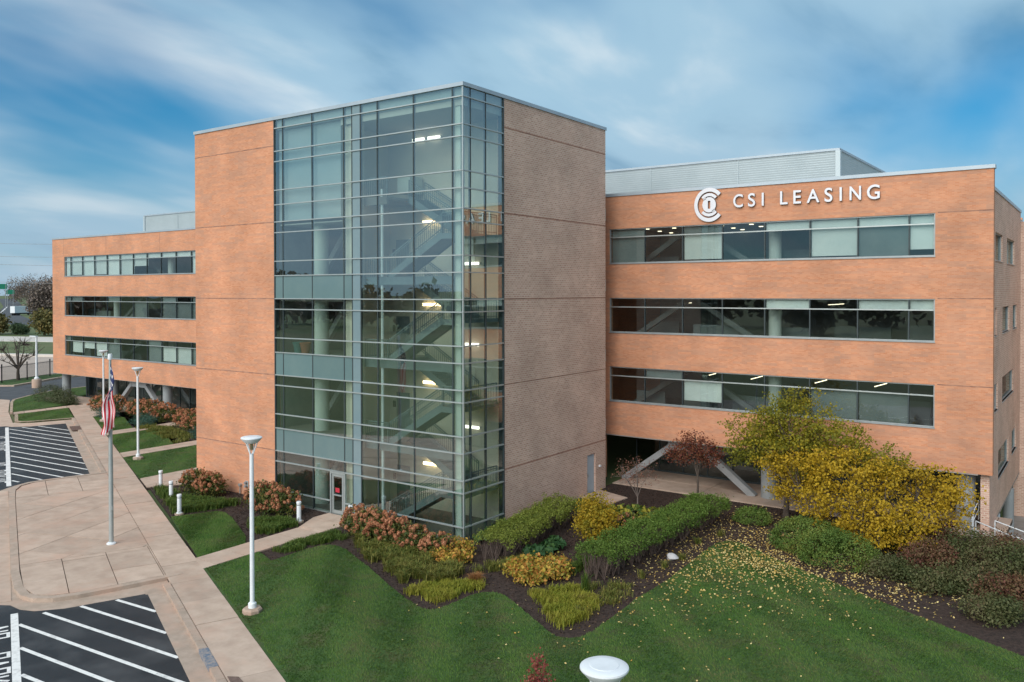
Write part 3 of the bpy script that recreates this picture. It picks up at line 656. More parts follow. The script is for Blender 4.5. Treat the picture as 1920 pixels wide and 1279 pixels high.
# entrance door in the curtain wall
ed = link('entrance_door', MB().box(-9.09,-8.99,-.03,.10,0,2.25).box(-8.05,-7.95,-.03,.10,0,2.25).box(-8.98,-8.06,-.03,.10,2.12,2.25).box(-8.94,-8.84,0,.06,.02,2.1).box(-8.2,-8.1,0,.06,.02,2.1).box(-8.83,-8.21,0,.06,1.98,2.1).box(-8.83,-8.21,0,.06,.02,.2).box(-8.83,-8.21,-.05,0.0,.98,1.04).mesh('entrance_door', M_mull), B)
ubox('door_pane', G_tow, ed, -8.83, -8.21, 0.02, 0.04, 0.21, 1.97)
ubox('door_notice', M_red, ed, -8.7, -8.4, 0.008, 0.018, 1.15, 1.38)
ubox('side_light', G_tow, ed, -7.94, -7.42, 0.03, 0.05, 0.02, 2.2)
# --- tower interior: floors, columns, stair
FL = [4.05, 8.28, 12.52, 16.6]
for z_ in [0.0]+FL[:3]:
    MB().box(XG+.05, -8.5, 0.35, 12.8, z_-.42, z_).build('lobby_floor', M_floor, B)
    MB().box(XG+.05, -8.5, 0.36, 12.8, z_+2.95, z_+3.02).build('lobby_ceiling', M_ceil, B)
MB().box(XG+.05, -8.5, 0.30, 12.8, 15.7, 20.8).build('attic_infill', M_att, B)
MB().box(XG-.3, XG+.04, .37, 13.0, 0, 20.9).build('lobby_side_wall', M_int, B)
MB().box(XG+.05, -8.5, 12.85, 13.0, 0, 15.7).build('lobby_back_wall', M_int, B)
for j in (9,13,17): pass
MB().tube([(-11.15,1.25,0),(-11.15,1.25,15.68)], 0.43, 28).build('tower_column', M_colp, B, True)
for z_ in [0.0]+FL[:3]:
    MB().beam((-13.2,3.2,z_+.1),(-11.0,3.2,z_+2.9),0.3,0.3,(0,1,0)).build('diagonal_brace', M_steel, B)
    MB().beam((-11.0,3.2,z_+2.9),(-9.0,3.2,z_+.1),0.3,0.3,(0,1,0)).build('diagonal_brace', M_steel, B)
# stairwell shell
SWL, SWB = -8.35, 3.75
MB().box(SWL-.12, SWL, 0.45, SWB, 0, 20.9).build('stair_left_wall', M_beige, B)
MB().box(SWL, -6.9, 0.30, 0.44, 0, 20.9).build('stair_return_wall', M_beige, B)
MB().box(SWL, -0.36, SWB, SWB+.15, 0, 20.9).build('stair_back_wall', M_beige, B)
MB().box(SWL, -0.14, 0.16, SWB, 20.5, 20.8).build('stair_ceiling', M_ceil, B); MB().box(XG+.05, -0.14, 0.16, 0.29, 20.81, 21.35).box(-.27,-.14,.291,YG+.04,20.81,21.35).build('parapet_backing', M_att, B)
MB().box(-0.36,-0.351, YG+.06, SWB, 0, 20.9).build('stair_side_wall', M_beige, B)
MB().box(SWL, -0.15, 0.14, SWB, -.14, 0.01).build('stair_ground_floor', M_floor, B)
MB().tube([(-5.75,0.55,0),(-5.75,0.55,17.0)], 0.075, 12).build('riser_pipe', M_white, B, True)
st = link('stair', MB().box(-0.66,-0.3,0.2,0.5,0,20.5).mesh('stair_post', M_colp), B)
def rail(pts, hgt=1.0, step=0.13):
    """metal railing along a polyline of floor points"""
    mb = MB()
    for a, b in zip(pts[:-1], pts[1:]):
        a = Vector(a); b = Vector(b); u_ = Vector((0,0,1))
        for h in (0.12, hgt-.12, hgt): mb.beam(a+u_*h, b+u_*h, 0.045 if h == hgt else .03, 0.045 if h == hgt else .03)
        n_ = max(2, int((b-a).xy.length/step))
        for k in range(n_+1):
            p = a.lerp(b, k/n_); q = 0.045 if k in (0, n_) else 0.018
            mb.box(p.x-q/2, p.x+q/2, p.y-q/2, p.y+q/2, p.z, p.z+hgt)
    return mb
levels = [0.0]+FL
XA, XB = -5.35, -1.75
for k in range(4):
    z0_, z1_ = levels[k], levels[k+1]; zm = (z0_+z1_)/2
    # floor landing at the left, mid landing at the right
    if k > 0:
        MB().box(SWL+.02, XA, 0.45, SWB-.02, z0_-.14, z0_).build('landing', M_floor, st)
        MB().box(SWL+.02, -0.5, 0.42, 0.56, z0_-.42, z0_-.02).build('edge_beam', M_stair, st)
    MB().box(XB, -0.32, 0.5, SWB-.02, zm-.16, zm).box(XB,-.32,.46,.5,zm-.26,zm+.02).build('landing', M_stair, st)
    for (ya, yb, xa, xb, za, zb) in ((0.62,1.85,XA,XB,z0_,zm),(2.15,3.4,XB,XA,zm,z1_)):
        n_ = 12; fl = MB()
        for q in range(n_):
            x_ = xa+(xb-xa)*q/n_; x2 = xa+(xb-xa)*(q+1)/n_; zq = za+(zb-za)*(q+1)/n_
            fl.box(min(x_,x2), max(x_,x2), ya+.04, yb-.04, zq-.05, zq); fl.box(x_-.012, x_+.012, ya+.04, yb-.04, zq-(zb-za)/n_, zq-.05)
        for yy in (ya, yb): fl.beam((xa,yy,za-.02),(xb,yy,zb-.02),0.06,0.34)
        fl.add([(xa,ya,za-.16),(xa,yb,za-.16),(xb,yb,zb-.16),(xb,ya,zb-.16)],[(0,1,2,3)])
        fl.build('stair_flight', M_stair, st)
        rail([(xa,ya,za),(xb,ya,zb)]).build('railing', M_stair, st); rail([(xa,yb,za),(xb,yb,zb)]).build('railing', M_stair, st)
    rail([(XB,0.56,zm),(-0.36,0.56,zm),(-0.36,3.1,zm)]).build('railing', M_stair, st)
    if k > 0: rail([(SWL+.1,0.5,z0_),(XA,0.5,z0_)]).build('railing', M_stair, st)
    dd = MB().box(-7.75,-6.8,SWB-.06,SWB-.01,z0_,z0_+2.1).build('stair_door', M_stair, B); ubox('door_handle', M_mull, dd, -6.95,-6.9,SWB-.12,SWB-.065,z0_+1,z0_+1.12)
    ubox('level_plaque', M_black, B, -8.05, -7.85, SWB-.03, SWB-.01, z0_+1.25, z0_+1.6)
MB().box(SWL+.02, XA, 0.45, SWB-.02, 16.46, 16.6).box(SWL+.02,-5.3,.42,.56,16.2,16.58).build('landing', M_floor, st)
rail([(SWL+.1,0.5,16.6),(XA,0.5,16.6)]).build('railing', M_stair, st)
MB().box(-6.6,-5.7,2.6,3.6,17.0,17.9).build('air_handler', M_colp, B)
def fixture(x, y, z, m_, ln=1.35):
    f_ = ubox('wall_light', M_white, B, x-ln/2, x+ln/2, y-.10, y, z-.05, z+.05)
    ubox('light_tube', m_, f_, x-ln/2+.04, x+ln/2-.04, y-.18, y-.105, z+.015, z+.075); ubox('light_tube', m_, f_, x-ln/2+.04, x+ln/2-.04, y-.18, y-.105, z-.075, z-.015)
for z_ in (15.5, 11.05, 6.85, 2.45): fixture(-5.05, SWB-.002, z_, E_warm)
for z_ in (13.2, 9.0, 4.7, 1.55): fixture(-2.35, SWB-.002, z_, E_cool, 1.0)
fixture(-6.0, SWB-.002, 20.0, E_cool, 0.9); fixture(-4.9, SWB-.002, 20.0, E_cool, .9)
# fire-department connection on the brick
fd = thing('standpipe_connection', 'small twin metal hose connection low on orange tower brick beside hydrangeas', 'hose connection', (-16.35,-.02,.3))
MB().tube([(-16.65,0.0,.5),(-16.65,-.16,.5)],.09,12).tube([(-16.65,-.1,.0),(-16.65,-.1,.45)],.03,8).build('inlet', M_mull, fd, True)
MB().box(-16.28,-15.98,-.03,0,.42,.78).build('back_plate', M_mull, fd)
for q in (.5,.7): MB().tube([(-16.13,-.03,q),(-16.13,-.18,q-.03)],.07,12).build('inlet', M_steel, fd, True)
# --- wings
def ribbon(rowi, x0, x1, mulls, blinds, name='ribbon_window'):
    z0_, z1_, zt = ROWS[rowi]; y = FY
    W = link(name, MB().box(x0,x1,y+.05,y+.17,z0_,z0_+.055).box(x0,x1,y+.05,y+.17,z1_-.055,z1_).box(x0,x0+.055,y+.05,y+.17,z0_+.055,z1_-.055).box(x1-.055,x1,y+.05,y+.17,z0_+.055,z1_-.055).box(x0-.02,x1+.02,y-.05,y+.05,z0_-.05,z0_).mesh('window_frame', M_frame), B)
    ubox('transom_bar', M_mull, W, x0+.056, x1-.056, y+.03, y+.16, zt-.03, zt+.03)
    xs_ = [x0+.055]+mulls+[x1-.055]
    for m_ in mulls: ubox('mullion', M_mulld, W, m_-.03, m_+.03, y+.045, y+.165, z0_+.056, z1_-.056)
    rj2 = random.Random(rowi*7+int(x1))
    for i in range(len(xs_)-1):
        a, b = xs_[i]+.031, xs_[i+1]-.031
        for (p, q) in ((z0_+.056, zt-.031), (zt+.031, z1_-.056)):
            o = ubox('glass_pane', G_win, W, a, b, y+.10, y+.115, p, q)
            o.rotation_euler = (R(rj2.uniform(-.2,.2)), 0, R(rj2.uniform(-.15,.15)))
        bl = blinds[i] if i < len(blinds) else ''
        for ch in bl:
            if ch == 'T': ubox('roller_blind', M_blind, W, a, b, y+.24, y+.25, zt, z1_-.06)
            if ch == 'L': ubox('roller_blind', M_blind, W, a+.02, b-.02, y+.24, y+.25, z0_+.06+rj2.choice((0,0,.08,.3)), zt-.01)
            if ch == 'H': ubox('roller_blind', M_blind, W, a, b, y+.24, y+.25, z0_+.06+(zt-z0_)*.5, zt-.01)
            if ch == 'P': ubox('roller_blind', M_blind, W, a, b, y+.24, y+.25, z0_+.36, zt-.01)
            if ch == 'G': ubox('roller_blind', M_blindg, W, a, b, y+.24, y+.25, z0_+.06, zt-.01)
            if ch == 'g': ubox('roller_blind', M_blindg, W, a, b, y+.24, y+.25, zt, z1_-.06)
    return W
RX0, RX1 = -0.80, 17.54
RM = [1.6,4.06,6.51,8.97,11.43,13.88,16.34]
ribbon(0, RX0, RX1, RM, ['Gg','','Lg','','T','TL','TG','TP'])
ribbon(1, RX0, RX1, RM, ['','','','','T','','T','T'])
ribbon(2, RX0, RX1, RM, ['','g','L','','','G','G',''])
LX0, LX1 = -68.25, -24.0
LM = [-67.0+2.448*k for k in range(18)]
ribbon(0, LX0, LX1, LM, ['TL','TL','TL','TL','TL','TL','TH','T','T','T','TL'])
ribbon(1, LX0, LX1, LM, ['g','g','','','g','','G','','Gg','G','Gg'])
ribbon(2, LX0, LX1, LM, ['g','L','H','L','G','','','Gg','L','L','G'])
hR = [(RX0,RX1,r_[0],r_[1]) for r_ in ROWS]; hL = [(LX0,LX1,r_[0],r_[1]) for r_ in ROWS]
gwall('right_wing_front_wall', BO, [-1.2, 20.07], [2.84, 17.62], hR, front(FY), 0.42)
gwall('left_wing_front_wall', BO, [-70.85, -21.1], [2.82, 17.55], hL, front(FY), 0.42)
coping(-1.2, 20.13, FY-.06, FY+.48, 17.62, 17.80); coping(-70.9, -21.1, FY-.06, FY+.48, 17.55, 17.72)
for zj in (15.62, 11.36, 7.085): ubox('masonry_joint', M_joint, B, 17.66, 20.068, FY-.004, FY+.02, zj-.025, zj+.03)
for xj in (-68.4,-59.7,-50): ubox('expansion_joint', M_joint, B, xj-.02, xj+.02, FY-.004, FY+.02, 15.7, 17.5)
# right wing side wall with its own windows, lower parapet
SX = 19.9; SY0 = 15.95; SY1 = 32.7
hS = [(18.0,21.55,13.29,14.71),(23.85,28.4,13.29,14.71),(17.9,18.95,9.45,10.88),(21.65,25.5,9.45,10.88),(27.6,30.2,9.45,10.88),(17.9,19.5,5.6,7.0),(21.7,28.1,5.72,7.06),(19.8,25.3,1.9,3.35),(27.2,30.1,2.0,3.35)]
gwall('right_wing_side_wall', BR, [SY0, SY1], [0.05, 16.75], hS, sidex(SX), 0.38)
coping(SX-.42, SX+.05, SY0, SY1, 16.75, 16.92)
for a, b, c, d in hS:
    W = link('side_window', MB().box(SX-.2,SX-.08,a,b,c,c+.05).box(SX-.2,SX-.08,a,b,d-.05,d).box(SX-.2,SX-.08,a,a+.05,c+.05,d-.05).box(SX-.2,SX-.08,b-.05,b,c+.05,d-.05).box(SX-.1,SX+.04,a,b,c-.05,c).mesh('side_window_frame', M_frame), B)
    ubox('glass_pane', G_side, W, SX-.15, SX-.135, a+.05, b-.05, c+.05, d-.05)
    if c > 13: ubox('roller_blind', M_blind, W, SX-.33, SX-.32, a+.05, b-.05, c+.05, d-.05)
MB().box(19.5, SX-.001, FY+.55, FY+.9, 0.0, 2.83).build('brick_pier', BR, B)
MB().box(SX-.37, SX-.01, SY0, SY1, -0.12, 0.045).build('wall_soffit', M_concg, B)
# back, roof, slabs, end walls of the bar
MB().box(-70.6, 19.45, 40, 40.3, 0, 17).build('rear_wall', BO, B)
MB().box(-70.85, -70.5, FY+.43, 40, 2.82, 17.0).build('left_end_wall', BO, B)
MB().box(-70.5, 19.45, FY+.43, 39.95, 16.5, 16.8).build('roof_deck', M_ceil, B)
for (x0_, x1_) in ((-70.45,-21.3),(-1.15,19.45)):
    for (za, zb) in ((2.86,4.3),(7.35,8.5),(11.6,12.75)):
        MB().box(x0_, x1_, FY+.44, 30, za, zb).build('floor_slab', M_floor, B)
        MB().box(x0_, x1_, FY+.44, 30, za-.03, za-.004).build('ceiling_panel', M_ceil, B) if za > 3 else MB().box(x0_, x1_, FY+.01, 22, 2.78, 2.85).build('soffit', M_concg, B)
    MB().box(x0_, x1_, FY+.44, 30, 15.8, 15.85).build('ceiling_panel', M_ceil, B)
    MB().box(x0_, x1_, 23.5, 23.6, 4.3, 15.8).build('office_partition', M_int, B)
    # low office furniture rows read through the glass
    rr = random.Random(4)
    for za in (4.3, 8.5, 12.75):
        x_ = x0_+1
        while x_ < x1_-3:
            l_ = rr.uniform(1.6, 3.2); y_ = rr.uniform(17.6, 21); MB().box(x_, x_+l_, y_, y_+.1, za, za+rr.uniform(.9,1.4)).build('cubicle_screen', M_blindg, B); x_ += l_+rr.uniform(.6,2)
cols = [18.8,8.9,-40.6,-50.5,-60.4,-70.1]
for x in cols:
    MB().tube([(x,16.6,-.05),(x,16.6,2.8)], 0.45, 24).build('column', M_colg, B, True)
    MB().tube([(x+.2,17.0,4.3),(x+.2,17.0,15.8)], 0.36, 16).build('interior_column', M_colp, B, True)
def chevron(xa, xt0, xt1, xb, y, z0_, z1_, m_=M_steel):
    mb = MB(); mb.beam((xa,y,z0_),(xt0+.12,y,z1_),0.36,0.42,(0,1,0)); mb.beam((xt1-.12,y,z1_),(xb,y,z0_),0.36,0.42,(0,1,0)); mb.box(xt0-.2,xt1+.2,y-.185,y+.185,z1_-.3,z1_+.25)
    return mb.build('chevron_brace', m_, B)
chevron(-0.3, 3.0, 5.0, 8.1, 16.5, -.05, 2.45); chevron(-59.4, -56.6, -54.0, -51.2, 16.5, -.05, 2.45)
for (za, zb) in ((4.3,7.1),(8.5,11.4),(12.75,15.7)):
    for (xa, xm, xb) in ((-0.5,4.0,8.6),(-59.9,-55.4,-51)):
        mb = MB(); mb.beam((xa,17.2,za),(xm,17.2,zb),.3,.3,(0,1,0)); mb.beam((xm,17.2,zb),(xb,17.2,za),.3,.3,(0,1,0)); mb.build('chevron_brace', M_ibr, B)
# recessed glazing under the wings
def base_glass(x0_, x1_, y, pitch=1.6):
    W = link('ground_floor_glazing', MB().box(x0_,x1_,y,y+.1,-.1,.12).box(x0_,x1_,y,y+.1,2.7,2.79).mesh('glazing_frame', M_mulld), B)
    n_ = int((x1_-x0_)/pitch)
    for k in range(n_):
        a = x0_+(x1_-x0_)*k/n_; b = x0_+(x1_-x0_)*(k+1)/n_
        ubox('mullion', M_mulld, W, a-.03, a+.03, y, y+.1, .12, 2.7); ubox('glass_pane', G_win, W, a+.031, b-.031, y+.04, y+.055, .121, 2.699)
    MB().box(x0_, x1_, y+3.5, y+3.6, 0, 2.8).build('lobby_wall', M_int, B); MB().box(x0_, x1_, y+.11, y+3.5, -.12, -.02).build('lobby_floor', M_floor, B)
base_glass(-0.9, 18.9, 19.4); base_glass(-68.6, -21.4, 18.05)
MB().box(-68.75,-68.62,18.05,30,-.1,2.79).build('end_glazing_wall', M_mulld, B)
# ceiling lights seen through the top and second rows
for (x, y) in ((0.11,18.96),(-0.1,21.23),(1.9,19.15),(-0.13,23.1),(5.01,19.29),(4.95,21.44),(4.94,23.1),(6.83,21.2),(6.93,19.18)):
    MB().lathe([(.001,15.765),(.13,15.765),(.13,15.797),(.001,15.797)],14,(x,y)).build('downlight', E_dim, B)
for x in (4.02, 6.98, 10.76, 14.0):
    MB().beam((x,19.0,6.42),(x+.5,19.6,6.58),.07,.03).build('pendant_light', E_dim, B)
for x in (2.2, 11.5): MB().beam((x,19.0,10.95),(x+.7,19.6,11.0),.07,.03).build('pendant_light', E_dim, B)
# brackets in the slot between tower and right wing
for z_ in (16.4, 12.1, 7.85, 3.6): ubox('slot_bracket', M_concg, B, -0.9, -0.42, 13.62, 14.4, z_-.36, z_+.36)
MB().box(-1.6,-1.25,13.6,16,0,17.4).build('slot_wall', BO, B)
# louvred penthouse
def corrug(x0_, x1_, y0_, y1_, z0_, z1_, pitch=0.14, dep=0.028):
    mb = MB(); n_ = int((z1_-z0_)/pitch); prof = []
    for k in range(n_):
        z = z0_+(z1_-z0_)*k/n_; h = (z1_-z0_)/n_; prof += [(0,z),(dep,z+h*.8),(dep,z+h*.98)]
    def face(p, q, nx, ny):
        base = len(mb.v)
        for d, z in prof: mb.v += [(p[0]+nx*d,p[1]+ny*d,z),(q[0]+nx*d,q[1]+ny*d,z)]
        for i in range(len(prof)-1): mb.f.append((base+2*i, base+2*i+1, base+2*i+3, base+2*i+2))
    face((x0_,y0_),(x1_,y0_),0,-1); face((x1_,y0_),(x1_,y1_),1,0); face((x0_,y1_),(x0_,y0_),-1,0)
    return mb
ph = link('penthouse', corrug(-63.3, 11.27, 22, 36, 16.8, 20.2).mesh('louvre_cladding', M_louv), B)
MB().box(-63.4,11.37,21.9,36.1,20.2,20.34).build('penthouse_coping', M_coping, ph)
for (x, y) in ((11.27,22),(-63.3,22)): ubox('corner_flashing', M_louv, ph, x-.14, x+.14, y-.14, y+.14, 16.8, 20.19)
for k in range(1, 12): ubox('louvre_seam', M_louv, ph, 11.27-k*6.2-.02, 11.27-k*6.2+.02, 21.93, 21.955, 16.8, 20.19)
# further wing beyond the right-hand side
MB().box(20.9, 40, 34.5, 45, 0.4, 16.4).build('rear_wing_wall', BO, B); ubox('coping', M_coping, B, 20.85, 40, 34.44, 45, 16.4, 16.55)
MB().box(19.55, 20.85, SY1+.02, 34.4, -3.2, 16.2).build('rear_link_wall', BR, B)
# lower terrace beside the side wall
terr = struct('lower_terrace', MB().box(19.2, 21.4, 19.5, 36, -3.35, -2.9), M_concg)
for (y, m_) in ((20.5,M_door),(27.5,M_colg)):
    MB().tube([(19.72,y,-2.92),(19.72,y,-0.1)], 0.3 if y > 25 else .22, 16).build('terrace_column', m_, B, True)
stp = thing('concrete_steps', 'pale concrete steps and ramp at the right end of the building under the overhang', 'steps', (19.9,14.5,0))
for k in range(4): MB().box(20.0+k*.32, 20.32+k*.32, 13.6, 15.2, -1.2, -.02-.16*k).build('step', M_concg, stp)
def handrail(label, pts, hgt=0.95):
    h_ = thing('handrail', label, 'handrail', pts[0], 'white handrails at the right corner')
    u_ = Vector((0,0,1)); P = [Vector(p) for p in pts]
    MB().tube([p+u_*hgt for p in P], .028, 8).build('top_rail', M_white, h_, True); MB().tube([p+u_*hgt*.55 for p in P], .02, 8).build('mid_rail', M_white, h_, True)
    for p in P: MB().tube([p, p+u_*hgt], .026, 8).build('post', M_white, h_, True)
handrail('white metal handrail climbing beside the round column at building corner', [(19.35,16.8,.35),(19.25,15.6,0.0),(19.35,14.3,-.05)])
handrail('white metal handrail running down past shrubs to the right edge', [(19.55,13.9,0.0),(21.0,13.0,-.2),(22.6,12.2,-.3),(24.5,11.4,-.4)])
handrail('second white handrail parallel behind the sloping one at right edge', [(20.2,15.3,-.2),(21.6,14.4,-.35),(23.2,13.5,-.5),(25,12.6,-.6)])
# ------------------------------------------------------------------ wall sign
sg = thing('wall_sign', 'raised silver lettering with round emblem on upper right brick wall', 'sign', (10, FY, 16.5))
def letter_mesh(ch, x0_, x1_, z0_, z1_):
    cu = bpy.data.curves.new('glyph', 'FONT'); cu.body = ch; cu.offset = 0.012; cu.resolution_u = 6
    ob = bpy.data.objects.new('glyph', cu); COL.objects.link(ob); bpy.context.view_layer.update()
    me = bpy.data.meshes.new_from_object(ob.evaluated_get(bpy.context.evaluated_depsgraph_get()))
    bpy.data.objects.remove(ob); bpy.data.curves.remove(cu)
    co = np.array([v.co[:] for v in me.vertices]); lo, hi = co.min(0), co.max(0)
    polys = [list(p.vertices) for p in me.polygons]; bpy.data.meshes.remove(me)
    X = x0_+(co[:,0]-lo[0])/(hi[0]-lo[0])*(x1_-x0_); Zc = z0_+(co[:,1]-lo[1])/(hi[1]-lo[1])*(z1_-z0_)
    return extrude_xz(list(zip(X, Zc)), polys)
def extrude_xz(pts, polys, yf=FY-.14, yb=FY-.03):
    n = len(pts); mb = MB(); mb.v = [(x,yf,z) for x,z in pts]+[(x,yb,z) for x,z in pts]
    cnt = {}
    for p in polys:
        a = sum(pts[p[i]][0]*pts[p[(i+1)%len(p)]][1]-pts[p[(i+1)%len(p)]][0]*pts[p[i]][1] for i in range(len(p)))
        if a < 0: p = p[::-1]
        mb.f.append(tuple(p)); mb.f.append(tuple(i+n for i in p[::-1]))
        for i in range(len(p)): cnt[(p[i],p[(i+1)%len(p)])] = 1
    nf = len(mb.f)
    for (a, b) in cnt:
        if (b, a) not in cnt: mb.f.append((b, a, a+n, b+n))
    me = mb.mesh('sign_letter', M_sign); me.materials.append(M_signd)
    for i, p in enumerate(me.polygons):
        if i >= nf: p.material_index = 1
    return me
for ch, a, b in (('C',7.23,7.79),('S',8.08,8.49),('I',8.86,8.975),('L',9.88,10.29),('E',10.6,11.01),('A',11.31,11.98),('S',12.24,12.65),('I',13.01,13.125),('N',13.51,14.08),('G',14.37,14.99)):
    rnd_ = 0.015 if ch in 'CSG' else 0
    link('letter', letter_mesh(ch, a, b, 16.48-rnd_, 17.20+rnd_), sg)
LCX, LCZ = 5.79, 16.72
def ringseg(r0, r1, a0, a1, n=28):
    pts = []; polys = []
    for i in range(n+1):
        t_ = R(a0+(a1-a0)*i/n); pts += [(LCX+r0*math.cos(t_)*.93, LCZ+r0*math.sin(t_)), (LCX+r1*math.cos(t_)*.93, LCZ+r1*math.sin(t_))]
    for i in range(n): polys.append([2*i, 2*i+1, 2*i+3, 2*i+2])
    return pts, polys
lg = link('emblem', extrude_xz(*ringseg(0.76, 0.98, 40, 320)), sg)
link('emblem_arc', extrude_xz(*ringseg(0.50, 0.67, 42, 138)), lg); link('emblem_arc', extrude_xz(*ringseg(0.50, 0.67, 222, 318)), lg)
link('emblem_arc', extrude_xz(*ringseg(0.40, 0.52, 118, 140, 6)), lg); link('emblem_arc', extrude_xz(*ringseg(0.40, 0.52, 298, 320, 6)), lg)
dp = []; dpol = []                       # disc with a vertical slot
N_ = 40
outer = [(LCX+.44*.93*math.cos(2*math.pi*i/N_), LCZ+.44*math.sin(2*math.pi*i/N_)) for i in range(N_)]
sl = [(.075,.23),(-.075,.23),(-.075,-.23),(.075,-.23)]
def slot_pt(i):
    t_ = 2*math.pi*i/N_; c_, s_ = math.cos(t_), math.sin(t_); k = min(.075/max(abs(c_),1e-6), .23/max(abs(s_),1e-6)); return (LCX+c_*k, LCZ+s_*k)
inner = [slot_pt(i) for i in range(N_)]
link('emblem_disc', extrude_xz(outer+inner, [[i,(i+1)%N_,N_+(i+1)%N_,N_+i] for i in range(N_)]), lg)
# ================================================================== STREET FURNITURE
def head_meshes():
    H = 6.47
    return dict(base=MB().lathe([(.36,0),(.36,.14),(.30,.2),(.001,.2)],8).mesh('lamp_base', M_conc2), collar=MB().lathe([(.15,.2),(.15,.36),(.11,.40),(.001,.40)],20).mesh('pole_collar', M_white, True),
        pole=MB().tube([(0,0,.3),(0,0,H-.62)],[.085,.075],16).mesh('pole', M_white, True),
        head=MB().lathe([(.001,H-.235),(.20,H-.23),(.26,H-.19),(.37,H-.07),(.385,H-.045),(.38,H-.02),(.34,H),(.23,H+.006),(.225,H+.012),(.001,H+.014)],40).mesh('lamp_head', M_white, True),
        lamp=MB().lathe([(.03,H-.5),(.06,H-.45),(.06,H-.25),(.03,H-.23)],12).mesh('lamp_bulb', M_brass, True),
        strut=[MB().beam((.07*math.cos(a),.07*math.sin(a),H-.62),(.25*math.cos(a),.25*math.sin(a),H-.18),.03,.03).mesh('head_strut', M_white) for a in (R(20),R(110),R(200),R(290))])
HM = head_meshes()
def lamp(x, y, z, label):
    t_ = thing('lamp_post', label, 'lamp post', (x,y,z), 'white disc-topped lamp posts')
    for nm, k in (('base','base'),('pole_collar','collar'),('pole','pole'),('lamp_bulb','lamp')): link(nm, HM[k], t_, (x,y,z))
    h_ = link('lamp_head', HM['head'], t_, (x,y,z))
    for s_ in HM['strut']: link('head_strut', s_, h_, (x,y,z))
lamp(-0.94, -11.19, -.02, 'tall white disc-topped lamp post on lawn beside near sidewalk')
lamp(-31.0, 2.05, -.02, 'white disc-topped lamp post on small lawn right of the flag')
lamp(-49.9, 9.85, -.02, 'white disc-topped lamp post just behind the flag')
lamp(18.22, -19.15, -0.55, 'white lamp disc seen from above at bottom edge of lawn')
t_ = thing('street_light', 'white street light on concrete pedestal beside the far left road', 'street light', (-84.1,19.9,-.13))
MB().lathe([(.55,-.13),(.55,.85),(.48,.95),(.001,.95)],16,(-84.1,19.9)).build('pedestal', M_conc2, t_, True)
MB().lathe([(.28,.95),(.28,1.1),(.15,1.25),(.001,1.25)],16,(-84.1,19.9)).build('pole_collar', M_white, t_, True)
MB().tube([(-84.1,19.9,1.1),(-84.1,19.9,6.25)],[.14,.11],12).build('pole', M_white, t_, True)
MB().box(-85.6,-84.0,19.75,20.05,6.2,6.3).build('lamp_head', M_white, t_)
# bollards
bm = {'b':MB().lathe([(.16,0),(.16,.06),(.11,.08),(.11,.92),(.125,.93),(.125,1.0),(.11,1.03),(.001,1.03)],20).mesh('bollard_body', M_white, True), 'r':MB().lathe([(.114,.84),(.118,.845),(.118,.865),(.114,.87)],20).mesh('bollard_band', M_mulld), 'f':MB().lathe([(.24,-.05),(.24,.03),(.001,.03)],16).mesh('bollard_footing', M_conc2)}
for x, y, lb in ((-21.75,-1.95,'white bollard light nearest the path beside the brick tower'),(-18.7,-3.2,'white bollard light in middle of row by the plaza bed'),(-15.5,-4.75,'white bollard light at near end of plaza bed row'),(-9.12,-2.1,'white bollard light in bed left of the entrance path'),(-6.35,-1.15,'white bollard light right of glass door behind hydrangeas')):
    t_ = thing('bollard_light', lb, 'bollard', (x,y,0), 'white bollard lights')
    for nm, k in (('bollard_body','b'),('bollard_band','r'),('footing','f')): link(nm, bm[k], t_, (x,y,0))
# flagpole and flag
fx, fy = -13.26, -9.71
t_ = thing('flagpole', 'tall tapered aluminium flagpole standing on the concrete plaza', 'flagpole', (fx,fy,0))
MB().lathe([(.21,0),(.21,.05),(.14,.10),(.001,.10)],20,(fx,fy)).build('base_flange', M_white, t_, True)
MB().tube([(fx,fy,.08),(fx,fy,3.5),(fx,fy,8.6)],[.105,.10,.055],18).build('pole', M_mull, t_, True)
MB().lathe([(.06,8.6),(.10,8.62),(.10,8.82),(.085,8.88),(.001,8.89)],16,(fx,fy)).build('pole_cap', M_white, t_, True)
MB().box(fx+.10,fx+.15,fy-.03,fy+.03,1.6,1.8).build('cleat', M_mull, t_)
# draped flag: u = fly, v = hoist (1 at top)
fm = bpy.data.materials.new('flag_cloth'); fm.use_nodes = True; nt2 = fm.node_tree; bs = nt2.nodes['Principled BSDF']; bs.inputs['Roughness'].default_value = .85
def fmth(op, a, b=None):
    n = nt2.nodes.new('ShaderNodeMath'); n.operation = op
    for i, v in enumerate((a, b)):
        if v is None: continue
        if isinstance(v, (int, float)): n.inputs[i].default_value = v
        else: nt2.links.new(v, n.inputs[i])
    return n.outputs[0]
uvn = nt2.nodes.new('ShaderNodeUVMap'); uvn.uv_map = 'UVMap'; sp = nt2.nodes.new('ShaderNodeSeparateXYZ'); nt2.links.new(uvn.outputs[0], sp.inputs[0])
U_, V_ = sp.outputs[0], sp.outputs[1]
strp = fmth('MODULO', fmth('FLOOR', fmth('MULTIPLY', V_, 13)), 2)
cant = fmth('MULTIPLY', fmth('LESS_THAN', U_, .4), fmth('GREATER_THAN', V_, 6/13))
su = fmth('SUBTRACT', fmth('FRACT', fmth('MULTIPLY', U_, 15)), .5); sv = fmth('SUBTRACT', fmth('FRACT', fmth('MULTIPLY', V_, 9.3)), .5)
par = fmth('LESS_THAN', fmth('MODULO', fmth('ADD', fmth('FLOOR', fmth('MULTIPLY', U_, 15)), fmth('FLOOR', fmth('MULTIPLY', V_, 9.3))), 2), .5)
star = fmth('MULTIPLY', fmth('LESS_THAN', fmth('ADD', fmth('MULTIPLY', su, su), fmth('MULTIPLY', sv, sv)), .11), par)
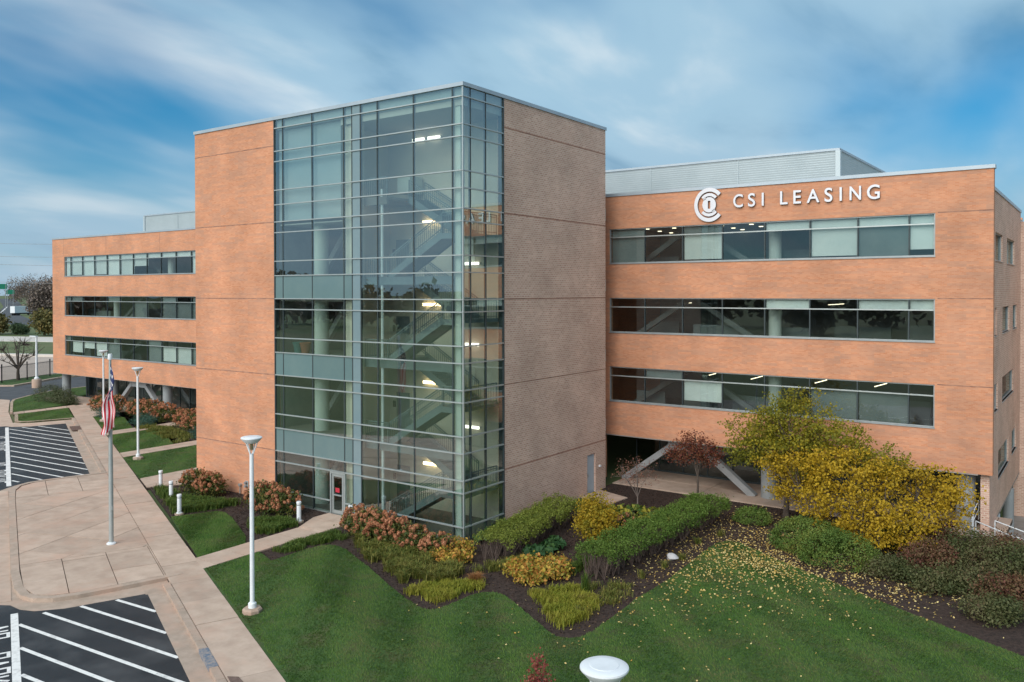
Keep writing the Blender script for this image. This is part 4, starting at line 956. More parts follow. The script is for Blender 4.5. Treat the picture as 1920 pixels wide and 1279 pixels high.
def fmix(f, a, b):
    n = nt2.nodes.new('ShaderNodeMix'); n.data_type = 'RGBA'; nt2.links.new(f, n.inputs[0])
    for i, c in ((6,a),(7,b)):
        if isinstance(c, tuple): n.inputs[i].default_value = (*c,1)
        else: nt2.links.new(c, n.inputs[i])
    return n.outputs[2]
colr = fmix(cant, fmix(strp, (.42,.02,.05), (.42,.02,.05)), (.0,.0,.0))
body = fmix(strp, (.42,.022,.05), (.72,.70,.70)); canc = fmix(star, (.014,.026,.10), (.72,.70,.70))
body = fmix(fmth('GREATER_THAN', fmth('MODULO', fmth('FLOOR', fmth('MULTIPLY', V_, 13)), 2), .5), (.50,.008,.028), (.76,.73,.73))
nt2.links.new(fmix(cant, body, canc), bs.inputs['Base Color'])
NU, NV2 = 44, 30; fv = []; ff = []; fuv = []
cr_ = (rt.x, rt.y)                                     # the cloth hangs in folds across the breeze direction
for i in range(NU+1):
    for j in range(NV2+1):
        u_, v_ = i/NU, 1-j/NV2; b_ = 1-v_
        z_ = 8.42 - 1.42*b_*(1-.72*u_) - 2.95*u_ + .10*math.sin(b_*7)*u_
        wv = (-.34*u_**.8*(b_) + .42*u_**.8*(1-b_))*1.0 + .05*math.sin(u_*9+b_*3)
        dp_ = .16*math.sin(b_*9.0+u_*2.5)*min(1,u_*3) + .05*math.sin(u_*16+b_*5)*u_
        # left part of the cloth carries the lower stripes, right part the canton
        wv = .05 + (.32*(1-b_) - .34*b_)*min(1,u_*4.0)*(.85+.25*u_) + .04*math.sin(u_*11)
        dp_ += .20*min(1,u_*5)+.07; fv.append((fx + cr_[0]*wv - fw.x*dp_, fy + cr_[1]*wv - fw.y*dp_, z_)); fuv.append((u_, v_))
for i in range(NU):
    for j in range(NV2):
        a = i*(NV2+1)+j; ff.append((a, a+NV2+1, a+NV2+2, a+1))
me = bpy.data.meshes.new('flag'); me.from_pydata(fv, [], ff); me.materials.append(fm); uvl = me.uv_layers.new(name='UVMap')
for l in me.loops: uvl.data[l.index].uv = fuv[l.vertex_index]
for p in me.polygons: p.use_smooth = True
fo = link('flag', me); tag(fo, 'American flag hanging limp in folds from the flagpole top', 'flag')
sm = fo.modifiers.new('thickness', 'SOLIDIFY'); sm.thickness = .006
# small things on the paving
t_ = thing('drain_grate', 'square brown iron drain grate set in the far sidewalk', 'drain grate', (-48.2,6.4,0))
GP = [(-49.4,6.5),(-49.0,7.2),(-46.9,6.3),(-47.2,5.6)]
MB().prism(GP[::-1], -.05, .016).build('grate_frame', M_rust, t_)
for k in range(7):
    f_ = (k+.5)/7; a = Vector((*GP[0],0)).lerp(Vector((*GP[3],0)), f_); b = Vector((*GP[1],0)).lerp(Vector((*GP[2],0)), f_)
    MB().beam((a.x,a.y,.024),(b.x,b.y,.024),.08,.016).build('grate_bar', M_rust, t_)
bk = tag(MB().prism(stz((3.6,-1.80),(2.0,-1.80),(2.0,-1.50),(3.6,-1.50)), -.12, .016).build('painted_kerb', M_blue), 'worn blue painted patch on the near kerb by the ramp', 'kerb paint')
tag(MB().prism(stz((1.1,-1.44),(-0.6,-1.44),(-0.6,-1.0),(0.9,-1.15)), -.1, .022).build('ramp_mat', M_rust), 'brown textured ramp plate on the sidewalk at bottom left', 'ramp plate')
smb = MB().lathe([(.001,-.05),(.2,-.04),(.26,.06),(.22,.18),(.12,.26),(.001,.28)],9,(9.0,3.4)).mesh('stone', M_stone, True)
for v in smb.vertices: v.co.x += .05*math.sin(v.co.z*20); v.co.z *= .8
tag(link('stone', smb), 'pale rounded stone on mulch beside the long hedge', 'stone')
for x, m_, lb in ((-12.6,M_teal,'teal plant pot inside second floor lobby window'),(-12.0,M_terra,'terracotta plant pot inside second floor lobby window')):
    tag(MB().lathe([(.20,8.28),(.30,8.85),(.32,8.85),(.32,8.92),(.27,8.92),(.24,8.8),(.001,8.8)],20,(x,.85)).build('plant_pot', m_, None, True), lb, 'plant pot')
# iron fence, far left
fnc = thing('iron_fence', 'black iron picket fence along the far left road', 'fence', (-94,23,0))
FP = [Vector((-91.5,12.5,0)), Vector((-92.6,19.5,0)), Vector((-94.3,23.4,0)), Vector((-96.6,27.5,0)), Vector((-97.5,33,0))]
pk_ = MB()
for a, b in zip(FP[:-1], FP[1:]):
    for h in (.25, 2.0): MB().beam(a+Vector((0,0,h)), b+Vector((0,0,h)), .05, .05).build('rail', M_black, fnc)
    n_ = int((b-a).length/.16)
    for k in range(n_): p = a.lerp(b, (k+.5)/n_); pk_.box(p.x-.012,p.x+.012,p.y-.012,p.y+.012,0,2.15)
for p in FP: MB().box(p.x-.06,p.x+.06,p.y-.06,p.y+.06,-.1,2.4).build('post', M_black, fnc)
pk_.build('pickets', M_black, fnc, kind='stuff')
# lorry on the highway
tx, ty = -432, 174.5; ta_ = R(108)
lor = thing('lorry', 'white box lorry on the distant highway at far left', 'truck', (tx,ty,-.12)); lor.rotation_euler = (0,0,ta_); lor.scale = (1.15,1.15,1.15)
def lp(name, mb, m_):
    o = bpy.data.objects.new(name, mb.mesh(name, m_)); COL.objects.link(o); o.parent = lor; return o
lp('box_body', MB().box(-5,3.2,-1.3,1.3,1.15,4.1), M_white); lp('cab', MB().box(3.4,5.4,-1.2,1.2,.7,3.1).box(3.4,4.6,-1.1,1.1,3.1,3.6), M_white); lp('chassis', MB().box(-4.9,5.2,-.9,.9,.6,1.1), M_black)
lp('windscreen', MB().box(5.41,5.44,-1.05,1.05,1.9,2.9), M_mulld)
for xw in (-3.8,-2.7,4.3):
    for yw in (-1.2,1.2): lp('wheel', MB().tube([(xw,yw-.15,.5),(xw,yw+.15,.5)],.5,14), M_black)
# green highway signs
for (x, y, z0_, wd, ht, lb) in ((-560,220,13.8,5.0,3.4,'larger green highway sign far away at left edge'),(-700,286,10.2,5.5,3.5,'smaller green highway sign farther off beside the wood')):
    t_ = thing('highway_sign', lb, 'road sign', (x,y,0), 'green highway signs')
    d_ = Vector((x-CAM.x, y-CAM.y, 0)).normalized(); s_ = Vector((-d_.y, d_.x, 0))
    a = Vector((x,y,0))
    MB().beam(a-s_*wd/2+Vector((0,0,z0_+ht/2)), a+s_*wd/2+Vector((0,0,z0_+ht/2)), .2, ht).build('sign_panel', M_green, t_)
    for q in (-.35,.35): MB().tube([a+s_*wd*q, a+s_*wd*q+Vector((0,0,z0_+ht))], .2, 8).build('post', M_steel, t_)
# overhead wires
for i, (za, zb, d0) in enumerate(((22.0,21.2,150),(19.7,19.0,150),(15.3,13.7,140),(18.2,17.6,150))):
    A = Vector((-170,10+4*i,za)); Bp = Vector((-95,75+4*i,zb))
    pts = [A.lerp(Bp, k/12) - Vector((0,0,1.2*math.sin(math.pi*k/12))) for k in range(13)]
    tag(MB().tube(pts, .03, 5).build('power_line', M_steel), ['highest','second highest','lowest','third highest'][i]+' thin overhead cable crossing the sky at far left', 'cable', 'overhead cables at far left')
# ================================================================== PLANTING
g_ = lambda *c: c
LM_hyd = leaf_mat('hydrangea_leaf', [(.03,.055,.015),(.07,.10,.025),(.12,.13,.03),(.16,.13,.03)], .25)
LM_blo = leaf_mat('hydrangea_bloom', [(.30,.10,.05),(.42,.17,.085),(.50,.235,.13),(.36,.145,.07),(.55,.29,.17)], .15, .8)
LM_hed = leaf_mat('hedge_leaf', [(.05,.10,.016),(.09,.16,.025),(.14,.21,.04),(.07,.12,.02)], .25, tone=.4)
LM_hed2 = leaf_mat('olive_hedge_leaf', [(.09,.13,.018),(.15,.19,.03),(.21,.24,.04),(.10,.13,.025)], .25, tone=.4)
LM_box = leaf_mat('boxwood_leaf', [(.045,.10,.02),(.09,.155,.03),(.14,.20,.04),(.20,.20,.04)], .2, tone=.5, tscale=.9)
LM_jun = leaf_mat('juniper_leaf', [(.025,.075,.055),(.05,.12,.09),(.075,.15,.115)], .1)
LM_jun2 = leaf_mat('dull_juniper_leaf', [(.05,.065,.03),(.08,.10,.045),(.11,.12,.06)], .1)
LM_gold = leaf_mat('gold_shrub_leaf', [(.16,.17,.02),(.32,.26,.025),(.48,.31,.025),(.22,.20,.03)], .35, tone=.55, tscale=1.1)
LM_peo = leaf_mat('peony_leaf', [(.13,.17,.03),(.42,.34,.05),(.58,.36,.07),(.50,.20,.05),(.26,.26,.05)], .3)
LM_tr1 = leaf_mat('yellowing_leaf', [(.07,.10,.02),(.16,.175,.025),(.28,.25,.025),(.44,.33,.025)], .35, tone=.45, tscale=.35)
LM_tr2 = leaf_mat('golden_leaf', [(.11,.095,.016),(.30,.21,.018),(.48,.32,.022),(.58,.39,.03),(.25,.17,.015)], .35, tone=.35, tscale=.5)
LM_map = leaf_mat('maple_leaf', [(.10,.028,.025),(.17,.05,.035),(.25,.09,.05),(.12,.07,.03)], .3)
LM_pink = leaf_mat('sparse_leaf', [(.20,.09,.08),(.28,.13,.09),(.16,.10,.06)], .3)
LM_bur = leaf_mat('burgundy_leaf', [(.17,.03,.032),(.28,.06,.05),(.36,.13,.09),(.20,.045,.04)], .3)
LM_mix = leaf_mat('mixed_shrub_leaf', [(.035,.055,.016),(.07,.085,.03),(.12,.12,.05),(.10,.05,.035)], .2, tone=.6, tscale=.7)
LM_mixr = leaf_mat('russet_shrub_leaf', [(.08,.03,.024),(.15,.06,.04),(.12,.09,.04),(.20,.09,.05)], .2, tone=.4)
LM_hos = leaf_mat('hosta_leaf', [(.025,.07,.025),(.04,.10,.035),(.07,.14,.04)], .25)
LM_hosy = leaf_mat('yellow_hosta_leaf', [(.05,.11,.03),(.12,.17,.03),(.40,.33,.04)], .25)
LM_lil = leaf_mat('daylily_blade', [(.06,.10,.02),(.13,.16,.03),(.24,.21,.05),(.10,.13,.03)], .3, tone=.3)
LM_lir = leaf_mat('liriope_blade', [(.05,.10,.018),(.09,.15,.025),(.13,.17,.03)], .3)
LM_lime = leaf_mat('lime_blade', [(.14,.19,.02),(.24,.26,.03),(.32,.30,.04),(.22,.17,.05)], .35, tone=.5, tscale=.9)
LM_org = leaf_mat('orange_grass_blade', [(.30,.13,.04),(.42,.20,.07),(.36,.20,.10)], .3)
LM_turf = leaf_mat('turf_blade', [(.036,.098,.016),(.070,.152,.025),(.105,.185,.036),(.115,.16,.045),(.17,.15,.07)], .3, .7, tone=.55, tscale=.55)
LM_fall = leaf_mat('fallen_leaf', [(.30,.19,.06),(.52,.36,.10),(.68,.56,.26),(.45,.26,.05)], .1)
LM_chip = leaf_mat('mulch_chip', [(.016,.010,.008),(.042,.026,.020),(.085,.055,.042)], .0, .95)
LM_wood = leaf_mat('hazy_wood_leaf', [(.13,.105,.095),(.18,.145,.13),(.22,.18,.14),(.24,.16,.12)], .2, tone=.6, tscale=.02)  # distance haze is mixed into these lightened leaf colours
LM_far1 = leaf_mat('far_olive_leaf', [(.07,.08,.03),(.13,.12,.04),(.20,.15,.05),(.18,.10,.04)], .2, tone=.5, tscale=.1)
LM_far2 = leaf_mat('far_green_leaf', [(.03,.06,.03),(.05,.085,.04),(.075,.105,.045)], .2, tone=.4, tscale=.1)

# --- gentle mound of the front lawn
def edge_dist(P, poly):
    d = np.full(len(P), 1e9); n_ = len(poly)
    for i in range(n_):
        a = np.array(poly[i]); b = np.array(poly[(i+1)%n_]); ab = b-a; t_ = np.clip(((P-a)@ab)/(ab@ab), 0, 1)
        d = np.minimum(d, np.linalg.norm(P-(a+t_[:,None]*ab), axis=1))
    return d
def mound(P):
    d = edge_dist(P, L1); k = in_poly(P, L1)
    h_ = .42*(1-np.exp(-(d/2.6)**2))*(1+.35*np.sin(P[:,0]*.55+1.0)*np.sin(P[:,1]*.5))
    return np.where(k, h_, 0.0)
gx = np.arange(-7, 30.01, .4); gy = np.arange(-24, 8.01, .4); GX, GY = np.meshgrid(gx, gy); GP_ = np.column_stack([GX.ravel(), GY.ravel()]); gin = in_poly(GP_, L1); gh = mound(GP_); nxg = len(gx)
gf = [(j*nxg+i, j*nxg+i+1, (j+1)*nxg+i+1, (j+1)*nxg+i) for j in range(len(gy)-1) for i in range(nxg-1) if gin[j*nxg+i] and gin[j*nxg+i+1] and gin[(j+1)*nxg+i] and gin[(j+1)*nxg+i+1]]
mm = np_mesh('lawn_mound', np.column_stack([GP_, gh-.009]), gf, M_lawn, True)
tag(link('lawn_mound', mm), kind='structure')
# --- turf blades and fallen leaves (uncountable)
def turf(poly, n, rng, h=.055, wd=.022):
    q = pts_in(poly, n, rng); return np.column_stack([q, np.full(n, -.014)])
rngT = np.random.default_rng(2)
vis = [(-6.68,-9.2),(4.3,-13.9),(13,-17.6),(22,-14),(30,-6),(30,-2.4),(26,-1.0),(20,2.0)]+L1[7:]
P = [turf(vis, 240000, rngT), turf(LF, 16000, rngT), turf(LE, 14000, rngT), turf(LD, 11000, rngT), turf(LC, 7000, rngT), turf(LB, 7000, rngT), turf(LA, 12000, rngT)]
P = np.concatenate(P); P[:,2] += mound(P[:,:2]); n = len(P); a = rngT.uniform(0, 2*math.pi, n); d = np.stack([np.cos(a), np.sin(a), np.zeros(n)],1)
# mowing passes lean the blades alternately one way and the other
band = np.clip(1.6*np.sin((P[:,0]*NV[0]+P[:,1]*NV[1]*1.0+P[:,0]*.55+.5*np.sin(P[:,1]*.35))*2*math.pi/3.4),-1,1)[:,None]
lean = np.array([[EV[0],EV[1],0]])*band*.045
hh = rngT.uniform(.03,.065,n)[:,None]; wv_ = np.stack([-np.sin(a),np.cos(a),np.zeros(n)],1)*.016
V = np.stack([P-wv_, P+wv_, P+np.array([[0,0,1]])*hh+d*.025+lean],1).reshape(-1,3)
tf = link('grass', np_mesh('grass', V, np.arange(3*n).reshape(-1,3), LM_turf)); tag(tf, 'short dark green mown grass blades on all the lawns', 'grass', kind='stuff')
rngF = np.random.default_rng(5)
def falls(cx, cy, sx, sy, n, rot=0):
    q = rngF.normal(size=(n,2))*np.array([sx,sy]); c_, s_ = math.cos(rot), math.sin(rot); return np.column_stack([cx+q[:,0]*c_-q[:,1]*s_, cy+q[:,0]*s_+q[:,1]*c_])
Q = np.concatenate([falls(12.2,4.8,1.7,2.4,2600), falls(12.8,1.0,2.6,3.2,650), falls(11.0,10.2,2.3,2.2,1700), falls(15.8,8.4,2.4,2.0,1600), falls(9.2,3.5,1.0,3.8,500), falls(9.0,-3.5,2.6,3.0,60), falls(2,-6,6,3,30), falls(17.5,5.0,1.8,1.2,700)])
Q = Q[(Q[:,0]>0.3)&(Q[:,1]<14.6)&(Q[:,0]<22)]
V, F = leaf_arrays(np.column_stack([Q, np.where(in_poly(Q, L1), .045+mound(Q), -.022)]), .088, 1.6, .7, rng=rngF)
tag(link('fallen_leaves', np_mesh('fallen_leaves', V, F, LM_fall)), 'yellow fallen leaves scattered over lawn and mulch below the yellow trees', 'leaves', kind='stuff')
rngM = np.random.default_rng(8)
def chips(poly, n, z):
    q = pts_in(poly, n, rngM); return np.column_stack([q, np.full(n, z)])
bv = [(-6.6,-7),(3,-8),(9,-7),(11,-2),(11,6),(18,3),(21,14.6),(0.1,14.6),(0.1,.1),(-6.6,.1)]
CP = np.concatenate([chips(bv, 16000, -.035), chips(bedA, 5000, -.035), chips(bedC, 4000, -.045)])
V, F = leaf_arrays(CP, .11, .8, .4, rng=rngM); V[:,2] = np.maximum(V[:,2], -.06)
tag(link('mulch_chips', np_mesh('mulch_chips', V, F, LM_chip)), 'dark bark mulch chips covering the planting beds', 'mulch', kind='stuff')

# --- hydrangeas
rngH = np.random.default_rng(21)
def bloom_mesh(k):
    r_ = np.random.default_rng(100+k); n_ = 90; d_ = unitv(n_, r_); rr_ = r_.uniform(.7,1.05,n_)[:,None]
    P_ = d_*rr_*np.array([.085,.085,.105]); P_[:,2] += .01
    V_, F_ = leaf_arrays(P_, .052, 0, .9, d_*2.0, r_); return np_mesh('bloom', V_, F_, LM_blo)
BLO = [bloom_mesh(k) for k in range(5)]
def hydrangea(label, ells, nb, base, per=26, group='rust-coloured hydrangeas', far=False, bsize=1.15):
    t_ = thing('hydrangea', label, 'hydrangea', (base[0],base[1],0), group)
    me_, C_ = crown_mesh('foliage', ells, 70*len(ells), per, .16, .13, LM_hyd, rngH, .45)
    link('foliage', me_, t_)
    stems((base[0],base[1],-.05), C_[::max(1,len(C_)//14)], .02, .008, 5, .1, rngH).build('stems', M_twig, t_)
    # blooms over the upper surface, spaced apart
    pts = []; tries = 0
    while len(pts) < nb and tries < nb*40:
        tries += 1; e_ = ells[rngH.integers(len(ells))]; d_ = unitv(1, rngH)[0]
        if d_[2] < -.25: continue
        p_ = np.array(e_[:3])+d_*np.array(e_[3:6])*rngH.uniform(.92,1.10)
        if p_[2] < .15: continue
        if any(((p_-np.array(q[:3]))/np.array(q[3:6])@((p_-np.array(q[:3]))/np.array(q[3:6]))) < .62 for q in ells): continue
        if any(np.sum((p_-q)**2) < .0225 for q in pts): continue
        pts.append(p_)
    if far:
        V_ = []; F_ = []
        for p_ in pts:
            n_ = 26; d_ = unitv(n_, rngH); v_, f_ = leaf_arrays(p_+d_*.10, .11, 0, .9, d_*2, rngH); F_.append(f_+sum(len(q) for q in V_)); V_.append(v_)
        link('blooms', np_mesh('blooms', np.concatenate(V_), np.concatenate(F_), LM_blo), t_, kind='stuff')
    else:
        for i, p_ in enumerate(pts):
            s_ = rngH.uniform(.8,1.2)*bsize; link('bloom', BLO[i%5], t_, p_, (rngH.uniform(-.6,.6),rngH.uniform(-.6,.6),rngH.uniform(0,6)), (s_,s_,s_*1.05))
    return t_
hydrangea('large rust hydrangea right of the glass entrance, left of its row', [(-5.2,-1.7,.5,.85,.8,.75),(-4.2,-1.9,.5,.8,.8,.8)], 88, (-4.7,-1.8))
hydrangea('rust hydrangea in middle of the row below the stair glass', [(-3.2,-2.0,.5,.8,.85,.8),(-2.3,-2.1,.45,.75,.8,.75)], 88, (-2.7,-2.0))
hydrangea('rust hydrangea at right end of row near the glass corner', [(-1.1,-2.2,.4,.85,.75,.62),(0.1,-2.1,.35,.7,.7,.52)], 70, (-.5,-2.1))
hydrangea('broad rust hydrangea against orange brick left of the entrance', [(-12.9,-1.5,.55,.85,.85,.8),(-11.9,-1.7,.6,.85,.9,.9),(-10.8,-1.6,.5,.8,.85,.78)], 105, (-11.9,-1.6))
hydrangea('lone rust hydrangea behind the bollard row at tower corner', [(-18.6,-1.6,.6,1.0,.9,.85),(-17.6,-1.4,.55,.8,.8,.75)], 70, (-18.2,-1.5))
hydrangea('small patch of rust blooms between gold shrub and long hedge', [(5.8,5.2,.5,.6,.5,.5)], 22, (5.8,5.2))
fl_ = [(-57.2,13.6,1.0),(-54.6,13.4,1.1),(-50.4,13.6,1.05),(-48.0,13.3,1.15),(-45.6,13.4,1.05),(-40.3,12.2,1.1),(-38.2,11.6,1.15),(-36.2,11.2,1.1)]
ordw = ['leftmost','second from left','third from left','fourth from left','fifth from left','sixth from left','seventh from left','rightmost']
for i, (x, y, s_) in enumerate(fl_):
    hydrangea(ordw[i]+' of the far hydrangeas massed along the left wing', [(x,y,.6*s_,1.35*s_,1.1*s_,.85*s_)], 75, (x,y), 30, 'hydrangeas along the left wing', True)
# --- evergreen shrubs
def shrub(name, label, cat, ells, m_, ncl, per, crad, size, base, group=None, inner=.5, rng=None, stem=True, up_bias=.5, aspect=.6, zmin=.03, smat=None, squash=.7):
    rng = rng or np.random.default_rng(abs(hash(label))%1000 if False else len(label)*31+int(abs(base[0])*10))
    t_ = thing(name, label, cat, (base[0],base[1],0), group)
    me_, C_ = crown_mesh('foliage', ells, ncl, per, crad, size, m_, rng, inner, zmin, up_bias, aspect, squash)
    link('foliage', me_, t_)
    if stem: stems((base[0],base[1],-.05), C_[::max(1,len(C_)//16)], .025, .006, 5, .1, rng).build('stems', smat or M_twig, t_)
    return t_
for x, y, sx, lb in ((-52.6,11.6,1.3,'blue-green juniper mound behind the rear lamp post'),(-45.2,10.9,1.55,'wide blue-green juniper mound in front of far hydrangeas'),(-34.9,9.8,.8,'blue-green juniper partly hidden by the tower corner')):
    shrub('juniper', lb, 'juniper', [(x,y,.35,sx,.9,.75),(x+.9,y-.3,.3,sx*.7,.8,.6)], LM_jun, 150, 30, .16, .11, (x,y), 'blue-green junipers', aspect=.25)
shrub('juniper', 'large dull green spreading juniper on the island lawn at far left', 'juniper', [(-68.6,14.2,.6,2.6,1.6,1.1),(-66.4,14.4,.5,2.0,1.4,1.0),(-64.8,14.0,.4,1.3,1.0,.8)], LM_jun2, 330, 30, .26, .16, (-67,14.2), aspect=.25)
shrub('dome_shrub', 'small clipped dark shrub at the corner of the left wing glazing', 'shrub', [(-67.2,19.2,.5,.9,.9,.8)], LM_mixr, 60, 30, .2, .14, (-67.2,19.2))
# hedges: clipped top above bare twiggy bottoms
def hedge(label, p0, p1, wd, h0, h1, m_, seed, n=1.0):
    rng = np.random.default_rng(seed); a = np.array(p0); b = np.array(p1); L_ = np.linalg.norm(b-a); d_ = (b-a)/L_; s_ = np.array([-d_[1], d_[0]])
    t_ = thing('hedge', label, 'hedge', (*(a+b)/2, 0), 'low flat-topped hedges')
    k = int(L_*wd*62*n); q = rng.uniform(0,1,(k,2)); edge = np.where(rng.random(k)<.3, np.sign(q[:,1]-.5)*.5+.5, q[:,1])
    wob = .10*np.sin(q[:,0]*L_*2.1+seed)+.07*np.sin(q[:,0]*L_*5.3)
    xy = a+np.outer(q[:,0]*L_, d_)+np.outer((edge-.5)*wd*(1+wob), s_)
    z_ = rng.exponential(.045,k)*(rng.random(k)<.5) + np.where(np.abs(edge-.5)>.49, rng.uniform(h1*.60,h1*.97,k), h1*rng.uniform(.86,1.03,k)) + .05*np.sin(q[:,0]*L_*3)
    C_ = np.column_stack([xy, z_]); per = 20
    P_ = np.repeat(C_, per, 0)+rng.normal(size=(k*per,3))*np.array([.10,.10,.06])
    V_, F_ = leaf_arrays(P_, .085, .7, .5, rng=rng); link('foliage', np_mesh('foliage', V_, F_, m_), t_)
    tw = MB(); nt_ = int(L_*10)
    for i in range(nt_):
        f_ = rng.uniform(0,1); c_ = a+d_*L_*f_+s_*wd*rng.uniform(-.32,.32)
        for j in range(7):
            e_ = c_+rng.normal(size=2)*.26; tw.tube([(*c_,-.05),(*(c_*.45+e_*.55),h1*.45),(*e_,h1*.9)], [.016,.010,.004], 4, cap=False)
    tw.build('stems', M_twig, t_)
hedge('long bright green hedge running back beside the leaf-strewn mulch', (7.45,-0.9), (7.9,10.8), 1.75, .5, 1.12, LM_hed, 4)
hedge('olive green hedge running from glass corner along the rose brick', (2.9,-1.7), (1.7,6.6), 1.65, .5, 1.05, LM_hed2, 9)
shrub('boxwood', 'big rounded boxwood mound at the edge of leaf-strewn lawn', 'boxwood', [(13.6,8.2,.42,1.75,1.35,.95),(15.1,6.9,.42,1.7,1.3,.95)], LM_box, 1250, 26, .10, .075, (14.4,7.5), inner=.86)
shrub('boxwood', 'small low boxwood between the long hedge and big mound', 'boxwood', [(9.9,11.0,.25,.95,.75,.5)], LM_box, 260, 24, .09, .075, (9.9,11.0), inner=.75)
shrub('gold_shrub', 'upright golden yellow shrub between the two hedges', 'shrub', [(5.2,3.0,1.0,.75,.75,1.0),(5.3,3.1,1.7,.6,.6,.75),(5.7,3.3,1.1,.6,.6,.9)], LM_gold, 260, 30, .17, .105, (5.3,3.0), inner=.45)
shrub('peony_clump', 'low clump of yellow and orange autumn foliage before the hedges', 'perennial', [(4.9,-1.9,.3,.9,.9,.42),(5.8,-1.5,.3,.9,.9,.42),(5.5,-2.6,.25,.8,.6,.35)], LM_peo, 170, 22, .16, .15, (5.3,-1.9), inner=.4)
shrub('peony_clump', 'yellow-leaved low clump at foot of the glass corner', 'perennial', [(1.3,-2.5,.25,.9,.7,.35),(.6,-1.2,.25,.9,.5,.35)], LM_peo, 100, 20, .16, .14, (1.1,-2.1), inner=.4)
def hosta(label, poly, n_, m_, seed, size=.36):
    rng = np.random.default_rng(seed); t_ = thing('hosta', label, 'hosta', (*poly[0],0), 'hosta plants'); q = pts_in(poly, n_, rng)
    per = 18; P_ = np.repeat(np.column_stack([q, np.full(n_, .12)]), per, 0); a = rng.uniform(0,6.28,len(P_)); r_ = rng.uniform(.05,.34,len(P_))
    P_ += np.column_stack([np.cos(a)*r_, np.sin(a)*r_, .30-r_*.7])
    V_, F_ = leaf_arrays(P_, size, 1.1, .62, np.column_stack([np.cos(a)*.9,np.sin(a)*.9,a*0]), rng); link('leaves', np_mesh('leaves', V_, F_, m_), t_)
hosta('dark hosta patch along the foot of the rose brick wall', [(0.2,.6),(1.0,.4),(0.8,4.5),(.2,5.0)], 22, LM_hos, 1)
hosta('dark glossy hosta clump left of the gold shrub', [(3.6,-.2),(4.6,.3),(4.4,2.2),(3.5,2.0)], 16, LM_hos, 2)
hosta('wide hosta bed with yellow leaves behind the long hedge', [(2.4,7.2),(5.0,5.5),(6.4,8.2),(6.2,10.4),(3.0,9.0)], 40, LM_hosy, 3)
# grassy clumps
def clumps(name, label, cat, poly, n_, per, h, wd, m_, seed, spread=.12, lean=.7, group=None, pts=None):
    rng = np.random.default_rng(seed); q = pts_in(poly, n_, rng) if pts is None else np.array(pts); n_ = len(q)
    t_ = thing(name, label, cat, (float(q[0,0]),float(q[0,1]),0), group)
    P_ = np.repeat(np.column_stack([q, np.full(n_,-.045)]), per, 0); P_[:,:2] += rng.normal(size=(len(P_),2))*spread
    V_, F_ = blade_arrays(P_, h, wd, lean, rng); link('blades', np_mesh('blades', V_, F_, m_), t_)
clumps('daylilies', 'drift of arching daylily leaves below the hydrangea row', 'daylilies', [(-4.4,-2.9),(-2.2,-2.7),(.6,-2.9),(2.6,-3.4),(2.9,-4.6),(1.4,-5.6),(-1.0,-4.8),(-2.8,-3.9)], 95, 70, .48, .028, LM_lil, 31, .10, .8)
clumps('daylilies', 'pale lime groundcover at front of the sloping bed', 'groundcover', [(2.2,-6.3),(2.9,-4.3),(4.2,-3.4),(4.3,-4.6),(3.9,-6.5)], 75, 60, .24, .022, LM_lime, 32, .14, .7)
clumps('daylilies', 'bright lime groundcover patch at the pointed bed tip', 'groundcover', [(6.4,-3.6),(7.6,-2.0),(8.9,-3.2),(9.3,-5.0),(9.0,-5.9),(7.8,-4.9)], 110, 60, .27, .022, LM_lime, 33, .14, .7)
clumps('liriope', 'low green grassy strip beside the entrance footpath', 'liriope', [(-6.4,-6.0),(-5.5,-5.7),(-5.5,-4.0),(-5.0,-2.8),(-6.3,-2.3)], 60, 80, .26, .02, LM_lir, 34, .12, .6)
clumps('liriope', 'green grassy edging in front of the bollard row', 'liriope', [(-21.6,-2.2),(-15.6,-4.9),(-14.9,-3.3),(-14.7,-1.6),(-16.5,-2.4),(-19,-2.6)], 110, 80, .38, .024, LM_lir, 35, .14, .7)
clumps('liriope', 'green grassy patch under the entrance-side hydrangea and bollard', 'liriope', [(-11.6,-3.3),(-8.7,-4.9),(-8.7,-2.6),(-9.9,-2.4)], 60, 80, .32, .024, LM_lir, 36, .13, .7)
clumps('liriope', 'grassy groundcover beside the small lawns at left wing', 'liriope', [(-43.8,9.6),(-42.8,9.4),(-34.4,7.2),(-34.4,9.4),(-36,10.0),(-42,11.2),(-46.5,11.4)], 70, 60, .3, .03, LM_lil, 37, .2, .7)
clumps('ornamental_grass', 'small tuft of orange ornamental grass at bed edge', 'grass tuft', None, 1, 420, .42, .012, LM_org, 38, .10, .9, pts=[(3.75,-3.9)])
for k_, p_ in enumerate([(9.1,-2.2),(9.0,.5),(9.2,2.2),(8.9,-4.4),(9.4,3.6),(9.0,6.2),(9.4,8.0)]): clumps('daylily', ['second','third','fourth','first','fifth','sixth','seventh'][k_]+' sparse daylily clump from bed tip, on mulch right of long hedge', 'daylily', None, 1, 45, .34, .026, LM_lil, 390+k_, .08, .8, 'sparse daylily clumps beside the long hedge', pts=[p_])
clumps('yucca', 'stiff green spiky tuft at near end of the long hedge', 'yucca', None, 1, 60, .75, .03, LM_lir, 40, .07, .35, pts=[(7.9,-2.2)])
clumps('daylilies', 'small bright yellow tuft in bed left of entrance path', 'daylilies', None, 1, 50, .25, .03, LM_gold, 41, .08, .9, pts=[(-9.6,-4.4)])
clumps('daylilies', 'mid-green strappy leaves between olive hedge and yellow peony clump', 'daylilies', [(3.0,-3.2),(4.2,-1.2),(3.9,-.2),(2.9,-2.6)], 22, 55, .34, .026, LM_lil, 42, .13, .8)
